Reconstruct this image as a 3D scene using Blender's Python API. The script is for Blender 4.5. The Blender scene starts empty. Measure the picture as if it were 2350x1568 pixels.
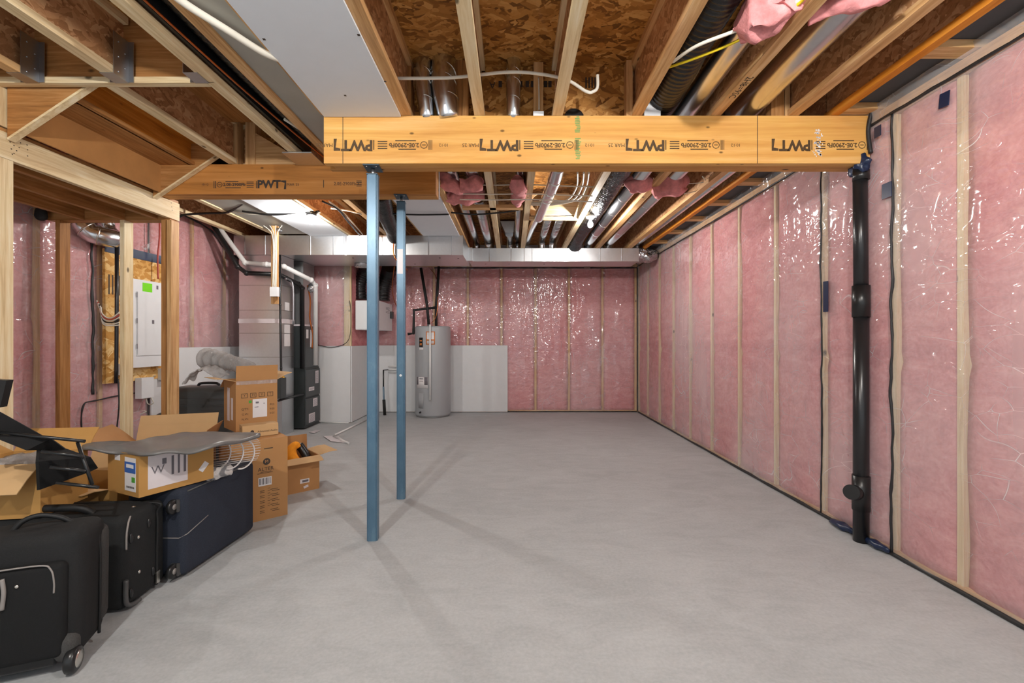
import bpy, bmesh, math, random
from mathutils import Vector, Matrix, noise
random.seed(7)
SC = bpy.context.scene
COL = SC.collection
R = math.radians
F = 1044.0                      # focal length in pixels of the 2350 px wide frame
CH = 1.274                      # camera height

# ------------------------------------------------------------------ camera, world, exposure
cam_d = bpy.data.cameras.new('camera'); cam = bpy.data.objects.new('camera', cam_d); COL.objects.link(cam)
cam.location = (0, 0, CH); cam.rotation_euler = (R(90), 0, 0)
cam_d.sensor_width = 36; cam_d.lens = 36 * F / 2350.0; cam_d.clip_start = 0.05
SC.camera = cam
wd = bpy.data.worlds.new('world'); SC.world = wd; wd.use_nodes = True
wd.node_tree.nodes['Background'].inputs[0].default_value = (0.89, 0.96, 1.0, 1)
wd.node_tree.nodes['Background'].inputs[1].default_value = 0.95
SC.view_settings.view_transform = 'Standard'; SC.view_settings.look = 'None'
SC.view_settings.exposure = 0.06; SC.view_settings.gamma = 1.0; SC.view_settings.use_curve_mapping = False
SC.cycles.use_denoising = True
SC.cycles.max_bounces = 5; SC.cycles.diffuse_bounces = 4; SC.cycles.glossy_bounces = 3; SC.cycles.transparent_max_bounces = 8
SC.cycles.use_adaptive_sampling = True; SC.cycles.adaptive_threshold = 0.07
SC.cycles.sample_clamp_indirect = 6.0
BULB_NEAR = 3000.0
BULB = 1450.0                    # emission strength of a lit bulb

# ------------------------------------------------------------------ helpers
def P(px, py, Y): return Vector(((px - 1175) * Y / F, Y, CH + (784 - py) * Y / F))
def XP(px, Y): return (px - 1175) * Y / F
def ZP(py, Y): return CH + (784 - py) * Y / F
def FL(px, py):
    Y = F * CH / (py - 784); return Vector(((px - 1175) * Y / F, Y, 0))
def lin(c): return c / 12.92 if c <= 0.04045 else ((c + 0.055) / 1.055) ** 2.4
def UN(px, py, Z): Y = (Z - CH) * F / (784 - py); return Vector(((px - 1175) * Y / F, Y, Z))   # point at height Z above the camera
def H(h, a=1.0):
    h = h.lstrip('#'); return tuple(lin(int(h[i:i + 2], 16) / 255) for i in (0, 2, 4)) + (a,)

def cr(pts, n=8):
    pts = [Vector(p) for p in pts]; out = []
    for i in range(len(pts) - 1):
        p0 = pts[max(i - 1, 0)]; p1 = pts[i]; p2 = pts[i + 1]; p3 = pts[min(i + 2, len(pts) - 1)]
        for k in range(n):
            t = k / n
            out.append(0.5 * ((2 * p1) + (p2 - p0) * t + (2 * p0 - 5 * p1 + 4 * p2 - p3) * t * t + (3 * p1 - p0 - 3 * p2 + p3) * t ** 3))
    out.append(pts[-1]); return out

def wm(o):
    m = o.matrix_basis.copy()
    while o.parent: o = o.parent; m = o.matrix_basis @ m
    return m

class MB:
    def __init__(s): s.v = []; s.f = []; s.sm = []; s.mi = []
    def add(s, vs, fs, smooth=False, mi=0):
        b = len(s.v); s.v += [Vector(v) for v in vs]
        for f in fs: s.f.append([b + i for i in f]); s.sm.append(smooth); s.mi.append(mi)
        return s
    def box(s, x0, x1, y0, y1, z0, z1, mi=0):
        if x0 > x1: x0, x1 = x1, x0
        if y0 > y1: y0, y1 = y1, y0
        if z0 > z1: z0, z1 = z1, z0
        v = [(x0, y0, z0), (x1, y0, z0), (x1, y1, z0), (x0, y1, z0), (x0, y0, z1), (x1, y0, z1), (x1, y1, z1), (x0, y1, z1)]
        return s.add(v, [(3, 2, 1, 0), (4, 5, 6, 7), (0, 1, 5, 4), (1, 2, 6, 5), (2, 3, 7, 6), (3, 0, 4, 7)], mi=mi)
    def mbox(s, m, sx, sy, sz, mi=0):
        v = [m @ Vector((x * sx / 2, y * sy / 2, z * sz / 2)) for z in (-1, 1) for x, y in ((-1, -1), (1, -1), (1, 1), (-1, 1))]
        return s.add(v, [(3, 2, 1, 0), (4, 5, 6, 7), (0, 1, 5, 4), (1, 2, 6, 5), (2, 3, 7, 6), (3, 0, 4, 7)], mi=mi)
    def bar(s, p, q, w, h, up=(0, 0, 1)):
        p = Vector(p); q = Vector(q); d = (q - p); L = d.length; d.normalize(); u = Vector(up)
        x = d.cross(u)
        if x.length < 1e-4: x = d.cross(Vector((1, 0, 0)))
        x.normalize(); z = x.cross(d)
        m = Matrix((x, d, z)).transposed().to_4x4(); m.translation = (p + q) / 2
        return s.mbox(m, w, L, h)
    def prism(s, poly, ext):
        n = len(poly); e = Vector(ext); a = [Vector(p) for p in poly]; v = a + [p + e for p in a]
        fs = [tuple(range(n))[::-1], tuple(range(n, 2 * n))] + [(i, (i + 1) % n, n + (i + 1) % n, n + i) for i in range(n)]
        return s.add(v, fs)
    def tube(s, pts, r, n=14, cap=True, hollow=False):
        pts = [Vector(p) for p in pts]; rs = r if isinstance(r, (list, tuple)) else [r] * len(pts)
        vs = []; prev = None
        for i, p in enumerate(pts):
            t = (pts[min(i + 1, len(pts) - 1)] - pts[max(i - 1, 0)])
            if t.length < 1e-9: t = Vector((0, 0, 1))
            t.normalize()
            if prev is None:
                a = Vector((0, 0, 1)) if abs(t.z) < 0.9 else Vector((1, 0, 0)); x = a.cross(t).normalized()
            else:
                x = prev - t * prev.dot(t)
                x.normalize()
            prev = x; y = t.cross(x)
            for k in range(n):
                a = 2 * math.pi * k / n; vs.append(p + (x * math.cos(a) + y * math.sin(a)) * rs[i])
        fs = [(i * n + k, i * n + (k + 1) % n, (i + 1) * n + (k + 1) % n, (i + 1) * n + k) for i in range(len(pts) - 1) for k in range(n)]
        s.add(vs, fs, True)
        if cap:
            b = len(s.v) - len(vs); m = len(pts)
            s.f.append([b + k for k in range(n)][::-1]); s.sm.append(False); s.mi.append(0)
            s.f.append([b + (m - 1) * n + k for k in range(n)]); s.sm.append(False); s.mi.append(0)
        return s
    def lathe(s, prof, c=(0, 0, 0), n=32, axis='Z'):
        vs = []
        for (r, z) in prof:
            for k in range(n):
                a = 2 * math.pi * k / n; x, y = r * math.cos(a), r * math.sin(a)
                v = {'Z': (x, y, z), 'Y': (x, z, y), 'X': (z, x, y)}[axis]; vs.append(Vector(v) + Vector(c))
        fs = [(i * n + k, i * n + (k + 1) % n, (i + 1) * n + (k + 1) % n, (i + 1) * n + k) for i in range(len(prof) - 1) for k in range(n)]
        return s.add(vs, fs, True)
    def grid(s, fn, nu, nv, smooth=True):
        vs = [fn(i / nu, j / nv) for j in range(nv + 1) for i in range(nu + 1)]
        fs = [(j * (nu + 1) + i, j * (nu + 1) + i + 1, (j + 1) * (nu + 1) + i + 1, (j + 1) * (nu + 1) + i) for j in range(nv) for i in range(nu)]
        return s.add(vs, fs, smooth)
    def ball(s, c, r, n=16, sc=(1, 1, 1)):
        m = n // 2; c = Vector(c); vs = []
        for j in range(m + 1):
            t = math.pi * j / m
            for k in range(n):
                a = 2 * math.pi * k / n
                vs.append(c + Vector((r * sc[0] * math.sin(t) * math.cos(a), r * sc[1] * math.sin(t) * math.sin(a), r * sc[2] * math.cos(t))))
        return s.add(vs, [(j * n + k, (j + 1) * n + k, (j + 1) * n + (k + 1) % n, j * n + (k + 1) % n) for j in range(m) for k in range(n)], True)
    def text(s, body, size, m, ax='CENTER', bold=0.0):
        cu = bpy.data.curves.new('t', 'FONT'); cu.body = body; cu.size = size; cu.align_x = ax; cu.align_y = 'CENTER'; cu.resolution_u = 2; cu.offset = bold
        o = bpy.data.objects.new('t', cu); COL.objects.link(o)
        me = bpy.data.meshes.new_from_object(o.evaluated_get(bpy.context.evaluated_depsgraph_get()))
        s.add([m @ v.co for v in me.vertices], [tuple(p.vertices) for p in me.polygons])
        bpy.data.objects.remove(o); bpy.data.curves.remove(cu); bpy.data.meshes.remove(me)
        return s
    def build(s, name, mat, parent=None, local=False, fixn=True, solid=0):
        me = bpy.data.meshes.new(name)
        vs = s.v; loc = Vector((0, 0, 0))
        if parent is not None:
            if not local:
                inv = wm(parent).inverted(); vs = [inv @ v for v in vs]
        elif not local:
            xs = [v.x for v in vs]; ys = [v.y for v in vs]; zs = [v.z for v in vs]
            loc = Vector(((min(xs) + max(xs)) / 2, (min(ys) + max(ys)) / 2, min(zs))); vs = [v - loc for v in vs]
        me.from_pydata([tuple(v) for v in vs], [], s.f)
        me.polygons.foreach_set('use_smooth', s.sm)
        me.polygons.foreach_set('material_index', s.mi)
        if fixn:
            bm = bmesh.new(); bm.from_mesh(me); bmesh.ops.recalc_face_normals(bm, faces=bm.faces); bm.to_mesh(me); bm.free()
        for m in (mat if isinstance(mat, (list, tuple)) else [mat]): me.materials.append(m)
        o = bpy.data.objects.new(name, me); COL.objects.link(o); o.location = loc
        if parent is not None: o.parent = parent
        if solid:
            md = o.modifiers.new('solid', 'SOLIDIFY'); md.thickness = solid; md.offset = 0
        return o

def tag(o, label, cat, group=None, kind=None):
    o['label'] = label; o['category'] = cat
    if group: o['group'] = group
    if kind: o['kind'] = kind
    return o
def thing(name, label, cat, loc=(0, 0, 0), rot=(0, 0, 0), group=None):
    o = bpy.data.objects.new(name, None); COL.objects.link(o); o.location = loc; o.rotation_euler = rot; o.empty_display_size = 0.05
    return tag(o, label, cat, group)
def struct(name, mb, mat, label=None):
    o = mb.build(name, mat); o['kind'] = 'structure'
    if label: o['label'] = label
    return o
def rbox(name, cx, cy, cz, sx, sy, sz, bev, mat, parent, seg=4):
    bm = bmesh.new(); bmesh.ops.create_cube(bm, size=1)
    for v in bm.verts: v.co = Vector((v.co.x * sx + cx, v.co.y * sy + cy, v.co.z * sz + cz))
    bmesh.ops.bevel(bm, geom=list(bm.edges), offset=bev, segments=seg, affect='EDGES', profile=0.5)
    for f in bm.faces: f.smooth = True
    me = bpy.data.meshes.new(name); bm.to_mesh(me); bm.free(); me.materials.append(mat)
    o = bpy.data.objects.new(name, me); COL.objects.link(o); o.parent = parent
    return o
def part_label(o, t): o['label'] = t; return o

# ------------------------------------------------------------------ materials
def newmat(name):
    m = bpy.data.materials.new(name); m.use_nodes = True; nt = m.node_tree; return m, nt, nt.nodes['Principled BSDF']
def N(nt, t, **kw):
    n = nt.nodes.new(t)
    for k, v in kw.items(): setattr(n, k, v)
    return n
def coords(nt, scale=(1, 1, 1), rot=(0, 0, 0), src='Object'):
    tc = N(nt, 'ShaderNodeTexCoord'); mp = N(nt, 'ShaderNodeMapping'); mp.inputs['Scale'].default_value = scale; mp.inputs['Rotation'].default_value = rot
    nt.links.new(tc.outputs[src], mp.inputs['Vector']); return mp.outputs['Vector']
def noise_t(nt, vec, scale, detail=4, rough=0.6, dist=0, typ=None):
    n = N(nt, 'ShaderNodeTexNoise')
    if typ: n.noise_type = typ
    n.inputs['Scale'].default_value = scale; n.inputs['Detail'].default_value = detail; n.inputs['Roughness'].default_value = rough; n.inputs['Distortion'].default_value = dist
    nt.links.new(vec, n.inputs['Vector']); return n
def ramp(nt, fac, stops):
    r = N(nt, 'ShaderNodeValToRGB'); e = r.color_ramp.elements
    e[0].position, e[0].color = stops[0]; e[1].position, e[1].color = stops[-1]
    for p, c in stops[1:-1]:
        x = e.new(p); x.color = c
    nt.links.new(fac, r.inputs['Fac']); return r.outputs['Color']
def mixc(nt, fac, a, b, mode='MIX'):
    m = N(nt, 'ShaderNodeMix', data_type='RGBA', blend_type=mode)
    for k, v in ((0, fac), (6, a), (7, b)):
        if hasattr(v, 'is_linked') or isinstance(v, bpy.types.NodeSocket): nt.links.new(v, m.inputs[k])
        else: m.inputs[k].default_value = v
    return m.outputs[2]
def bump(nt, h, strength, dist, bs=None, inp='Normal', prev=None):
    b = N(nt, 'ShaderNodeBump'); b.inputs['Strength'].default_value = strength; b.inputs['Distance'].default_value = dist
    nt.links.new(h, b.inputs['Height'])
    if prev: nt.links.new(prev, b.inputs['Normal'])
    if bs: nt.links.new(b.outputs['Normal'], bs.inputs[inp])
    return b.outputs['Normal']
def plain(name, col, rough=0.6, metal=0.0, spec=0.5, var=0.06, nscale=8, bmp=0.0):
    m, nt, bs = newmat(name); v = coords(nt); n = noise_t(nt, v, nscale, 5)
    c0 = tuple(max(0, x * (1 - var)) for x in col[:3]) + (1,); c1 = tuple(min(1, x * (1 + var)) for x in col[:3]) + (1,)
    nt.links.new(ramp(nt, n.outputs['Fac'], [(0.3, c0), (0.7, c1)]), bs.inputs['Base Color'])
    bs.inputs['Roughness'].default_value = rough; bs.inputs['Metallic'].default_value = metal; bs.inputs['Specular IOR Level'].default_value = spec
    if bmp: bump(nt, noise_t(nt, v, nscale * 6, 4).outputs['Fac'], bmp, 0.003, bs)
    return m
def wood(name, dark, mid, light, axis='Y', knots=True, gs=1.0, seed=0, ks=3.2, kw=1.0):
    m, nt, bs = newmat(name)
    L = {'X': (1.2, 22, 22), 'Y': (22, 1.2, 22), 'Z': (22, 22, 1.2)}[axis]
    oi = N(nt, 'ShaderNodeObjectInfo')
    tc = N(nt, 'ShaderNodeTexCoord'); ad = N(nt, 'ShaderNodeVectorMath', operation='ADD'); sc = N(nt, 'ShaderNodeVectorMath', operation='SCALE')
    cb = N(nt, 'ShaderNodeCombineXYZ'); nt.links.new(oi.outputs['Random'], cb.inputs[0]); nt.links.new(oi.outputs['Random'], cb.inputs[1]); nt.links.new(oi.outputs['Random'], cb.inputs[2])
    nt.links.new(cb.outputs[0], sc.inputs[0]); sc.inputs['Scale'].default_value = 9.0
    nt.links.new(tc.outputs['Object'], ad.inputs[0]); nt.links.new(sc.outputs[0], ad.inputs[1])
    mp = N(nt, 'ShaderNodeMapping'); mp.inputs['Scale'].default_value = tuple(x * gs for x in L); nt.links.new(ad.outputs[0], mp.inputs['Vector'])
    n1 = noise_t(nt, mp.outputs[0], 1.6, 6, 0.65, 0.6)
    mp2 = N(nt, 'ShaderNodeMapping'); mp2.inputs['Scale'].default_value = tuple(3.5 if x < 2 else 9 for x in L); nt.links.new(ad.outputs[0], mp2.inputs['Vector'])
    n2 = noise_t(nt, mp2.outputs[0], 0.7, 3, 0.5)
    c = ramp(nt, n1.outputs['Fac'], [(0.25, dark), (0.5, mid), (0.75, light)])
    c = mixc(nt, 0.28, c, ramp(nt, n2.outputs['Fac'], [(0.3, dark), (0.7, light)]), 'OVERLAY')
    if knots:
        vo = N(nt, 'ShaderNodeTexVoronoi'); vo.inputs['Scale'].default_value = ks
        mp3 = N(nt, 'ShaderNodeMapping'); mp3.inputs['Scale'].default_value = tuple(1.0 if x < 2 else 1.9 for x in L); nt.links.new(ad.outputs[0], mp3.inputs['Vector'])
        nt.links.new(mp3.outputs[0], vo.inputs['Vector'])
        k = ramp(nt, vo.outputs['Distance'], [(0.045 * kw, (1, 1, 1, 1)), (0.09 * kw, (0, 0, 0, 1))])
        c = mixc(nt, k, c, tuple(x * 0.35 for x in dark[:3]) + (1,))
    nt.links.new(c, bs.inputs['Base Color']); bs.inputs['Roughness'].default_value = 0.62; bs.inputs['Specular IOR Level'].default_value = 0.3
    bump(nt, n1.outputs['Fac'], 0.15, 0.002, bs)
    return m
def osb(name, cols, scale=1.0, plane='XY'):
    m, nt, bs = newmat(name)
    base = coords(nt)
    w = noise_t(nt, base, 5, 3, 0.5); ad = N(nt, 'ShaderNodeVectorMath', operation='ADD'); sb = N(nt, 'ShaderNodeVectorMath', operation='SCALE')
    nt.links.new(w.outputs['Color'], sb.inputs[0]); sb.inputs['Scale'].default_value = 0.09
    nt.links.new(base, ad.inputs[0]); nt.links.new(sb.outputs[0], ad.inputs[1])
    outs = []
    for i, (rz, st) in enumerate(((0.12, (10, 52, 52)), (0.55, (12, 58, 58)), (-0.45, (14, 62, 62)))):
        mp = N(nt, 'ShaderNodeMapping'); mp.inputs['Rotation'].default_value = {'XY': (0, 0, rz), 'XZ': (0, rz, 0), 'YZ': (rz, 0, R(90))}[plane]
        mp.vector_type = 'POINT'
        nt.links.new(ad.outputs[0], mp.inputs['Vector'])
        m2 = N(nt, 'ShaderNodeMapping'); m2.inputs['Scale'].default_value = tuple(x * scale * 0.55 for x in st)
        nt.links.new(mp.outputs[0], m2.inputs['Vector'])
        v = N(nt, 'ShaderNodeTexVoronoi'); v.inputs['Scale'].default_value = 1.0; nt.links.new(m2.outputs[0], v.inputs['Vector']); outs.append(v)
    sel = noise_t(nt, base, 9 * scale, 2)
    f1 = ramp(nt, sel.outputs['Fac'], [(0.46, (0, 0, 0, 1)), (0.48, (1, 1, 1, 1))])
    sel2 = noise_t(nt, base, 13 * scale, 2)
    f2 = ramp(nt, sel2.outputs['Fac'], [(0.5, (0, 0, 0, 1)), (0.52, (1, 1, 1, 1))])
    def bw(v):
        s = N(nt, 'ShaderNodeSeparateColor'); nt.links.new(v.outputs['Color'], s.inputs[0]); return s.outputs[0]
    a = mixc(nt, f1, bw(outs[0]), bw(outs[1])); a = mixc(nt, f2, a, bw(outs[2]))
    fine = noise_t(nt, coords(nt, (30, 90, 90)), 1.5, 4)
    a = mixc(nt, 0.25, a, fine.outputs['Fac'])
    c = ramp(nt, a, [(0.0, cols[0]), (0.35, cols[1]), (0.65, cols[2]), (1.0, cols[3])])
    nt.links.new(c, bs.inputs['Base Color']); bs.inputs['Roughness'].default_value = 0.6; bs.inputs['Specular IOR Level'].default_value = 0.3
    bump(nt, a, 0.35, 0.004, bs)
    return m

SPF = (H('#a07a4c'), H('#cba576'), H('#e6c9a0'))
SPF2 = (H('#b69c76'), H('#dcc6a2'), H('#ecdfc8'))
m_spf = {a: wood('spruce_' + a, *SPF, axis=a) for a in 'XYZ'}
m_pale = {a: wood('pale_lumber_' + a, *SPF2, axis=a) for a in 'XYZ'}
m_brown = {a: wood('brown_plank_' + a, H('#80572e'), H('#ac7d49'), H('#caa06c'), axis=a) for a in 'XYZ'}
m_orange = wood('orange_plank', H('#98601c'), H('#c5852f'), H('#dba24c'), axis='Y')
m_lvl = wood('laminated_beam', H('#c08d48'), H('#d8a962'), H('#eac58a'), axis='X', gs=0.35, ks=6.0, kw=1.2)
m_lvl2 = wood('laminated_beam_edge', H('#a97a3c'), H('#c69656'), H('#d8ab6c'), axis='X')
m_lvl3 = wood('orange_laminated', H('#a5681a'), H('#cf8a2c'), H('#e3a548'), axis='Y')
m_osbceil = osb('strand_board_ceiling', (H('#4f2f12'), H('#95622a'), H('#bb8442'), H('#dcab68')))
m_osbv = osb('strand_board_upright', (H('#4f2f12'), H('#95622a'), H('#bb8442'), H('#dcab68')), plane='XZ')
m_osbweb = osb('strand_board_web', (H('#85593a'), H('#aa7b52'), H('#c09066'), H('#d8b086')), 1.2, 'YZ')
m_osbpanel = osb('strand_board_light', (H('#a06c26'), H('#c8924a'), H('#dcb06c'), H('#efd49c')), 0.7, 'YZ')
m_ply = plain('plywood', H('#b9854f'), 0.6, var=0.12, nscale=5)

def concrete():
    m, nt, bs = newmat('concrete_floor'); v = coords(nt)
    a = noise_t(nt, v, 0.9, 6, 0.6, 0.5); b = noise_t(nt, coords(nt, (1, 2.2, 1), (0, 0, 0.5)), 3.0, 7, 0.7, 1.2); c = noise_t(nt, v, 60, 3)
    c1 = ramp(nt, a.outputs['Fac'], [(0.3, H('#a9abac')), (0.7, H('#bbbdbe'))])
    c2 = mixc(nt, 0.35, c1, ramp(nt, b.outputs['Fac'], [(0.35, H('#9a9c9d')), (0.6, H('#bcbebf')), (0.8, H('#c8cacb'))]))
    c3 = mixc(nt, 0.12, c2, ramp(nt, c.outputs['Fac'], [(0.3, H('#808080')), (0.7, H('#e0e0e0'))]))
    vo = N(nt, 'ShaderNodeTexVoronoi'); vo.inputs['Scale'].default_value = 2.3; nt.links.new(v, vo.inputs['Vector'])
    k = ramp(nt, vo.outputs['Distance'], [(0.012, (1, 1, 1, 1)), (0.022, (0, 0, 0, 1))])
    c3 = mixc(nt, k, c3, H('#8a8a88'))
    nt.links.new(c3, bs.inputs['Base Color']); bs.inputs['Roughness'].default_value = 0.62; bs.inputs['Specular IOR Level'].default_value = 0.35
    bump(nt, b.outputs['Fac'], 0.12, 0.004, bs); return m
m_conc = concrete()
def pink():
    m, nt, bs = newmat('pink_fibreglass'); v = coords(nt)
    a = noise_t(nt, coords(nt, (1, 1, 2)), 5, 7, 0.7, 0.8); b = noise_t(nt, v, 1.3, 3); c = noise_t(nt, v, 45, 3)
    c1 = ramp(nt, a.outputs['Fac'], [(0.28, H('#b4616a')), (0.5, H('#d8898d')), (0.72, H('#efb6b3'))])
    c1 = mixc(nt, 0.35, c1, ramp(nt, b.outputs['Fac'], [(0.35, H('#c46f74')), (0.65, H('#e8b0a8'))]))
    c1 = mixc(nt, 0.12, c1, ramp(nt, c.outputs['Fac'], [(0.3, H('#8f4a50')), (0.7, H('#ffd8d4'))]))
    # seams where one batt ends and the next starts
    nt.links.new(c1, bs.inputs['Base Color']); bs.inputs['Roughness'].default_value = 0.95; bs.inputs['Specular IOR Level'].default_value = 0.1
    bump(nt, a.outputs['Fac'], 0.5, 0.02, bs); return m
m_pink = pink()
m_pinkred = plain('pink_wool', H('#d48a8a'), 0.95, var=0.3, nscale=14, bmp=0.8)
m_yellowfoam = plain('kraft_batt', H('#dccb9c'), 0.9, var=0.12, nscale=6)
def poly(name, white=0.17, wr=1.0, sc=1.0, rough=0.09, crease=0.55, col=(0.86, 0.84, 0.85, 1)):
    m = bpy.data.materials.new(name); m.use_nodes = True; nt = m.node_tree; nt.nodes.remove(nt.nodes['Principled BSDF'])
    out = nt.nodes['Material Output']
    v1 = coords(nt, (1.0 * sc, 1.0 * sc, 0.45 * sc), (0.35, 0.25, 0.3)); v2 = coords(nt, (sc, sc, 1.6 * sc), (-0.6, -0.5, 0.2)); v3 = coords(nt, (1.8 * sc, 1.8 * sc, 0.25 * sc))
    a = noise_t(nt, v1, 3.0, 2, 0.5, 1.2, 'RIDGED_MULTIFRACTAL'); b = noise_t(nt, v2, 6.5, 2, 0.55, 1.6, 'RIDGED_MULTIFRACTAL'); c = noise_t(nt, v3, 5, 1, 0.5, 0.0)
    n1 = bump(nt, a.outputs['Fac'], 0.8 * wr, 0.04); n2 = bump(nt, b.outputs['Fac'], 0.7 * wr, 0.016, prev=n1); n3 = bump(nt, c.outputs['Fac'], 0.7 * wr, 0.03, prev=n2)
    tr = N(nt, 'ShaderNodeBsdfTransparent'); tr.inputs[0].default_value = (0.97, 0.965, 0.97, 1)
    gl = N(nt, 'ShaderNodeBsdfGlossy'); gl.inputs['Roughness'].default_value = rough; gl.inputs['Color'].default_value = (1, 1, 1, 1)
    df = N(nt, 'ShaderNodeBsdfDiffuse'); df.inputs[0].default_value = col
    lw = N(nt, 'ShaderNodeLayerWeight'); pw = N(nt, 'ShaderNodeMath', operation='POWER'); pw.inputs[1].default_value = 4.0
    fr = N(nt, 'ShaderNodeMath', operation='MULTIPLY_ADD'); fr.inputs[1].default_value = 0.32; fr.inputs[2].default_value = 0.055
    nt.links.new(n3, gl.inputs['Normal']); nt.links.new(n3, lw.inputs['Normal'])
    nt.links.new(lw.outputs['Facing'], pw.inputs[0]); nt.links.new(pw.outputs[0], fr.inputs[0])
    mx = N(nt, 'ShaderNodeMixShader')
    wv = ramp(nt, noise_t(nt, coords(nt, (1, 1, 0.5)), 1.1, 1).outputs['Fac'], [(0.35, (white * 0.5,) * 3 + (1,)), (0.7, (white * 1.8,) * 3 + (1,))])
    e = noise_t(nt, coords(nt, (1.0 * sc, 1.0 * sc, 0.35 * sc), (0.2, 0.15, 0.1)), 4.0, 1, 0.5, 1.0, 'RIDGED_MULTIFRACTAL')
    k1 = ramp(nt, a.outputs['Fac'], [(0.60, (0, 0, 0, 1)), (1.0, (crease * 0.5,) * 3 + (1,))]); k2 = ramp(nt, e.outputs['Fac'], [(0.72, (0, 0, 0, 1)), (1.0, (crease * 0.6,) * 3 + (1,))])
    wv = mixc(nt, 1.0, mixc(nt, 1.0, wv, k1, 'ADD'), k2, 'ADD')
    dm = noise_t(nt, coords(nt), 1.6 * sc, 1, 0.6); ds = N(nt, 'ShaderNodeVectorMath', operation='SCALE'); ds.inputs['Scale'].default_value = 0.55 / sc; nt.links.new(dm.outputs['Color'], ds.inputs[0])
    da = N(nt, 'ShaderNodeVectorMath', operation='ADD'); nt.links.new(coords(nt, (1.0, 1.0, 1.7), (0.55, 0.45, 0.1)), da.inputs[0]); nt.links.new(ds.outputs[0], da.inputs[1])
    for q, (vs_, w_, mo) in enumerate(((2.6, 0.007, 2.3), (5.5, 0.010, 3.7))):
        ve = N(nt, 'ShaderNodeTexVoronoi', feature='DISTANCE_TO_EDGE'); ve.inputs['Scale'].default_value = vs_ * sc; nt.links.new(da.outputs[0], ve.inputs['Vector'])
        ln = ramp(nt, ve.outputs['Distance'], [(0.0, (1, 1, 1, 1)), (w_, (0, 0, 0, 1))]); mk = ramp(nt, noise_t(nt, coords(nt), mo * sc, 1).outputs['Fac'], [(0.50, (0, 0, 0, 1)), (0.72, (crease,) * 3 + (1,))])
        wv = mixc(nt, 1.0, wv, mixc(nt, 1.0, ln, mk, 'MULTIPLY'), 'ADD')  # pale lines along creases: whitened plastic, with glints painted into the veil
    nt.links.new(wv, mx.inputs[0]); nt.links.new(tr.outputs[0], mx.inputs[1]); nt.links.new(df.outputs[0], mx.inputs[2])
    m2 = N(nt, 'ShaderNodeMixShader'); nt.links.new(fr.outputs[0], m2.inputs[0]); nt.links.new(mx.outputs[0], m2.inputs[1]); nt.links.new(gl.outputs[0], m2.inputs[2])
    nt.links.new(m2.outputs[0], out.inputs['Surface']); return m
m_poly = poly('vapour_film', 0.20)
m_polyb = poly('vapour_film_back', 0.13)
m_bub = poly('bubble_film', 0.6, 1.6, 20, 0.2, 1.0, (0.5, 0.48, 0.47, 1))
m_film = poly('clear_tape', 0.12, 1.0, 6, 0.15)
def metal(name, col, rough=0.28, dent=0.25, dsc=3):
    m, nt, bs = newmat(name); v = coords(nt)
    a = noise_t(nt, v, dsc, 3, 0.5); b = noise_t(nt, v, 35, 3, 0.6)
    vo = N(nt, 'ShaderNodeTexVoronoi'); vo.inputs['Scale'].default_value = 60; nt.links.new(v, vo.inputs['Vector'])
    c = mixc(nt, 0.12, col, ramp(nt, b.outputs['Fac'], [(0.3, tuple(x * 0.75 for x in col[:3]) + (1,)), (0.7, tuple(min(1, x * 1.2) for x in col[:3]) + (1,))]))
    nt.links.new(c, bs.inputs['Base Color']); bs.inputs['Metallic'].default_value = 1.0
    bs.inputs['Roughness'].default_value = rough
    bump(nt, a.outputs['Fac'], dent, 0.03, bs); return m
m_galv = metal('galvanised_duct', H('#dcdfe2'), 0.36, 0.2, 2.0)
m_pipe = metal('galvanised_pipe', H('#dadce0'), 0.24, 0.08, 3)
m_dkmetal = metal('dull_sheet_metal', H('#b4b5b5'), 0.45, 0.3, 2.0)
m_pan = plain('grey_foil_pan', H('#a9a89f'), 0.45, metal=0.3, var=0.08, nscale=3)
m_foil = metal('crinkled_foil', H('#c8c8ca'), 0.22, 0.9, 22)
m_steel = metal('zinc_steel', H('#b0b3b8'), 0.4, 0.1)
m_silver = metal('zipper_metal', H('#d8d4cc'), 0.25, 0.05)
m_copper = metal('copper_tube', H('#c07040'), 0.3, 0.05)
def bluepost():
    m, nt, bs = newmat('blue_post_paint'); v = coords(nt, (1, 1, 0.35))
    a = noise_t(nt, v, 9, 6, 0.7); b = noise_t(nt, coords(nt), 2.0, 3)
    c = ramp(nt, a.outputs['Fac'], [(0.3, H('#46647a')), (0.55, H('#54748b')), (0.75, H('#7796a8'))])
    c = mixc(nt, 0.3, c, ramp(nt, b.outputs['Fac'], [(0.35, H('#3a5970')), (0.65, H('#6d8b9f'))]))
    nt.links.new(c, bs.inputs['Base Color']); bs.inputs['Roughness'].default_value = 0.33; bs.inputs['Metallic'].default_value = 0.25; return m
m_blue = bluepost()
m_bluedk = plain('dark_blue_steel', H('#2c4655'), 0.45)
m_dry = plain('drywall_paper', H('#dcddde'), 0.85, var=0.02)
m_drywhite = plain('white_drywall_paper', H('#dfe4ea'), 0.85, var=0.015)
m_white = plain('white_enamel', H('#e8eaec'), 0.4, var=0.02)
m_pvc = plain('white_pvc', H('#e2e2e0'), 0.35, var=0.03)
m_pex = plain('pex_pipe', H('#e0dccf'), 0.4, var=0.05)
m_black = plain('black_plastic', H('#1b1b1c'), 0.32, var=0.2)
m_abs = plain('black_abs_pipe', H('#202022'), 0.28, var=0.15)
m_rubber = plain('black_foam_sleeve', H('#1d1c1c'), 0.7)
m_seal = plain('acoustic_sealant', H('#242324'), 0.5, var=0.3, nscale=30)
m_tapeblue = plain('navy_tape', H('#1d2b48'), 0.3, var=0.2)
m_darkrim = plain('grey_rim_membrane', H('#4a4c50'), 0.8, var=0.1)
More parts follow.
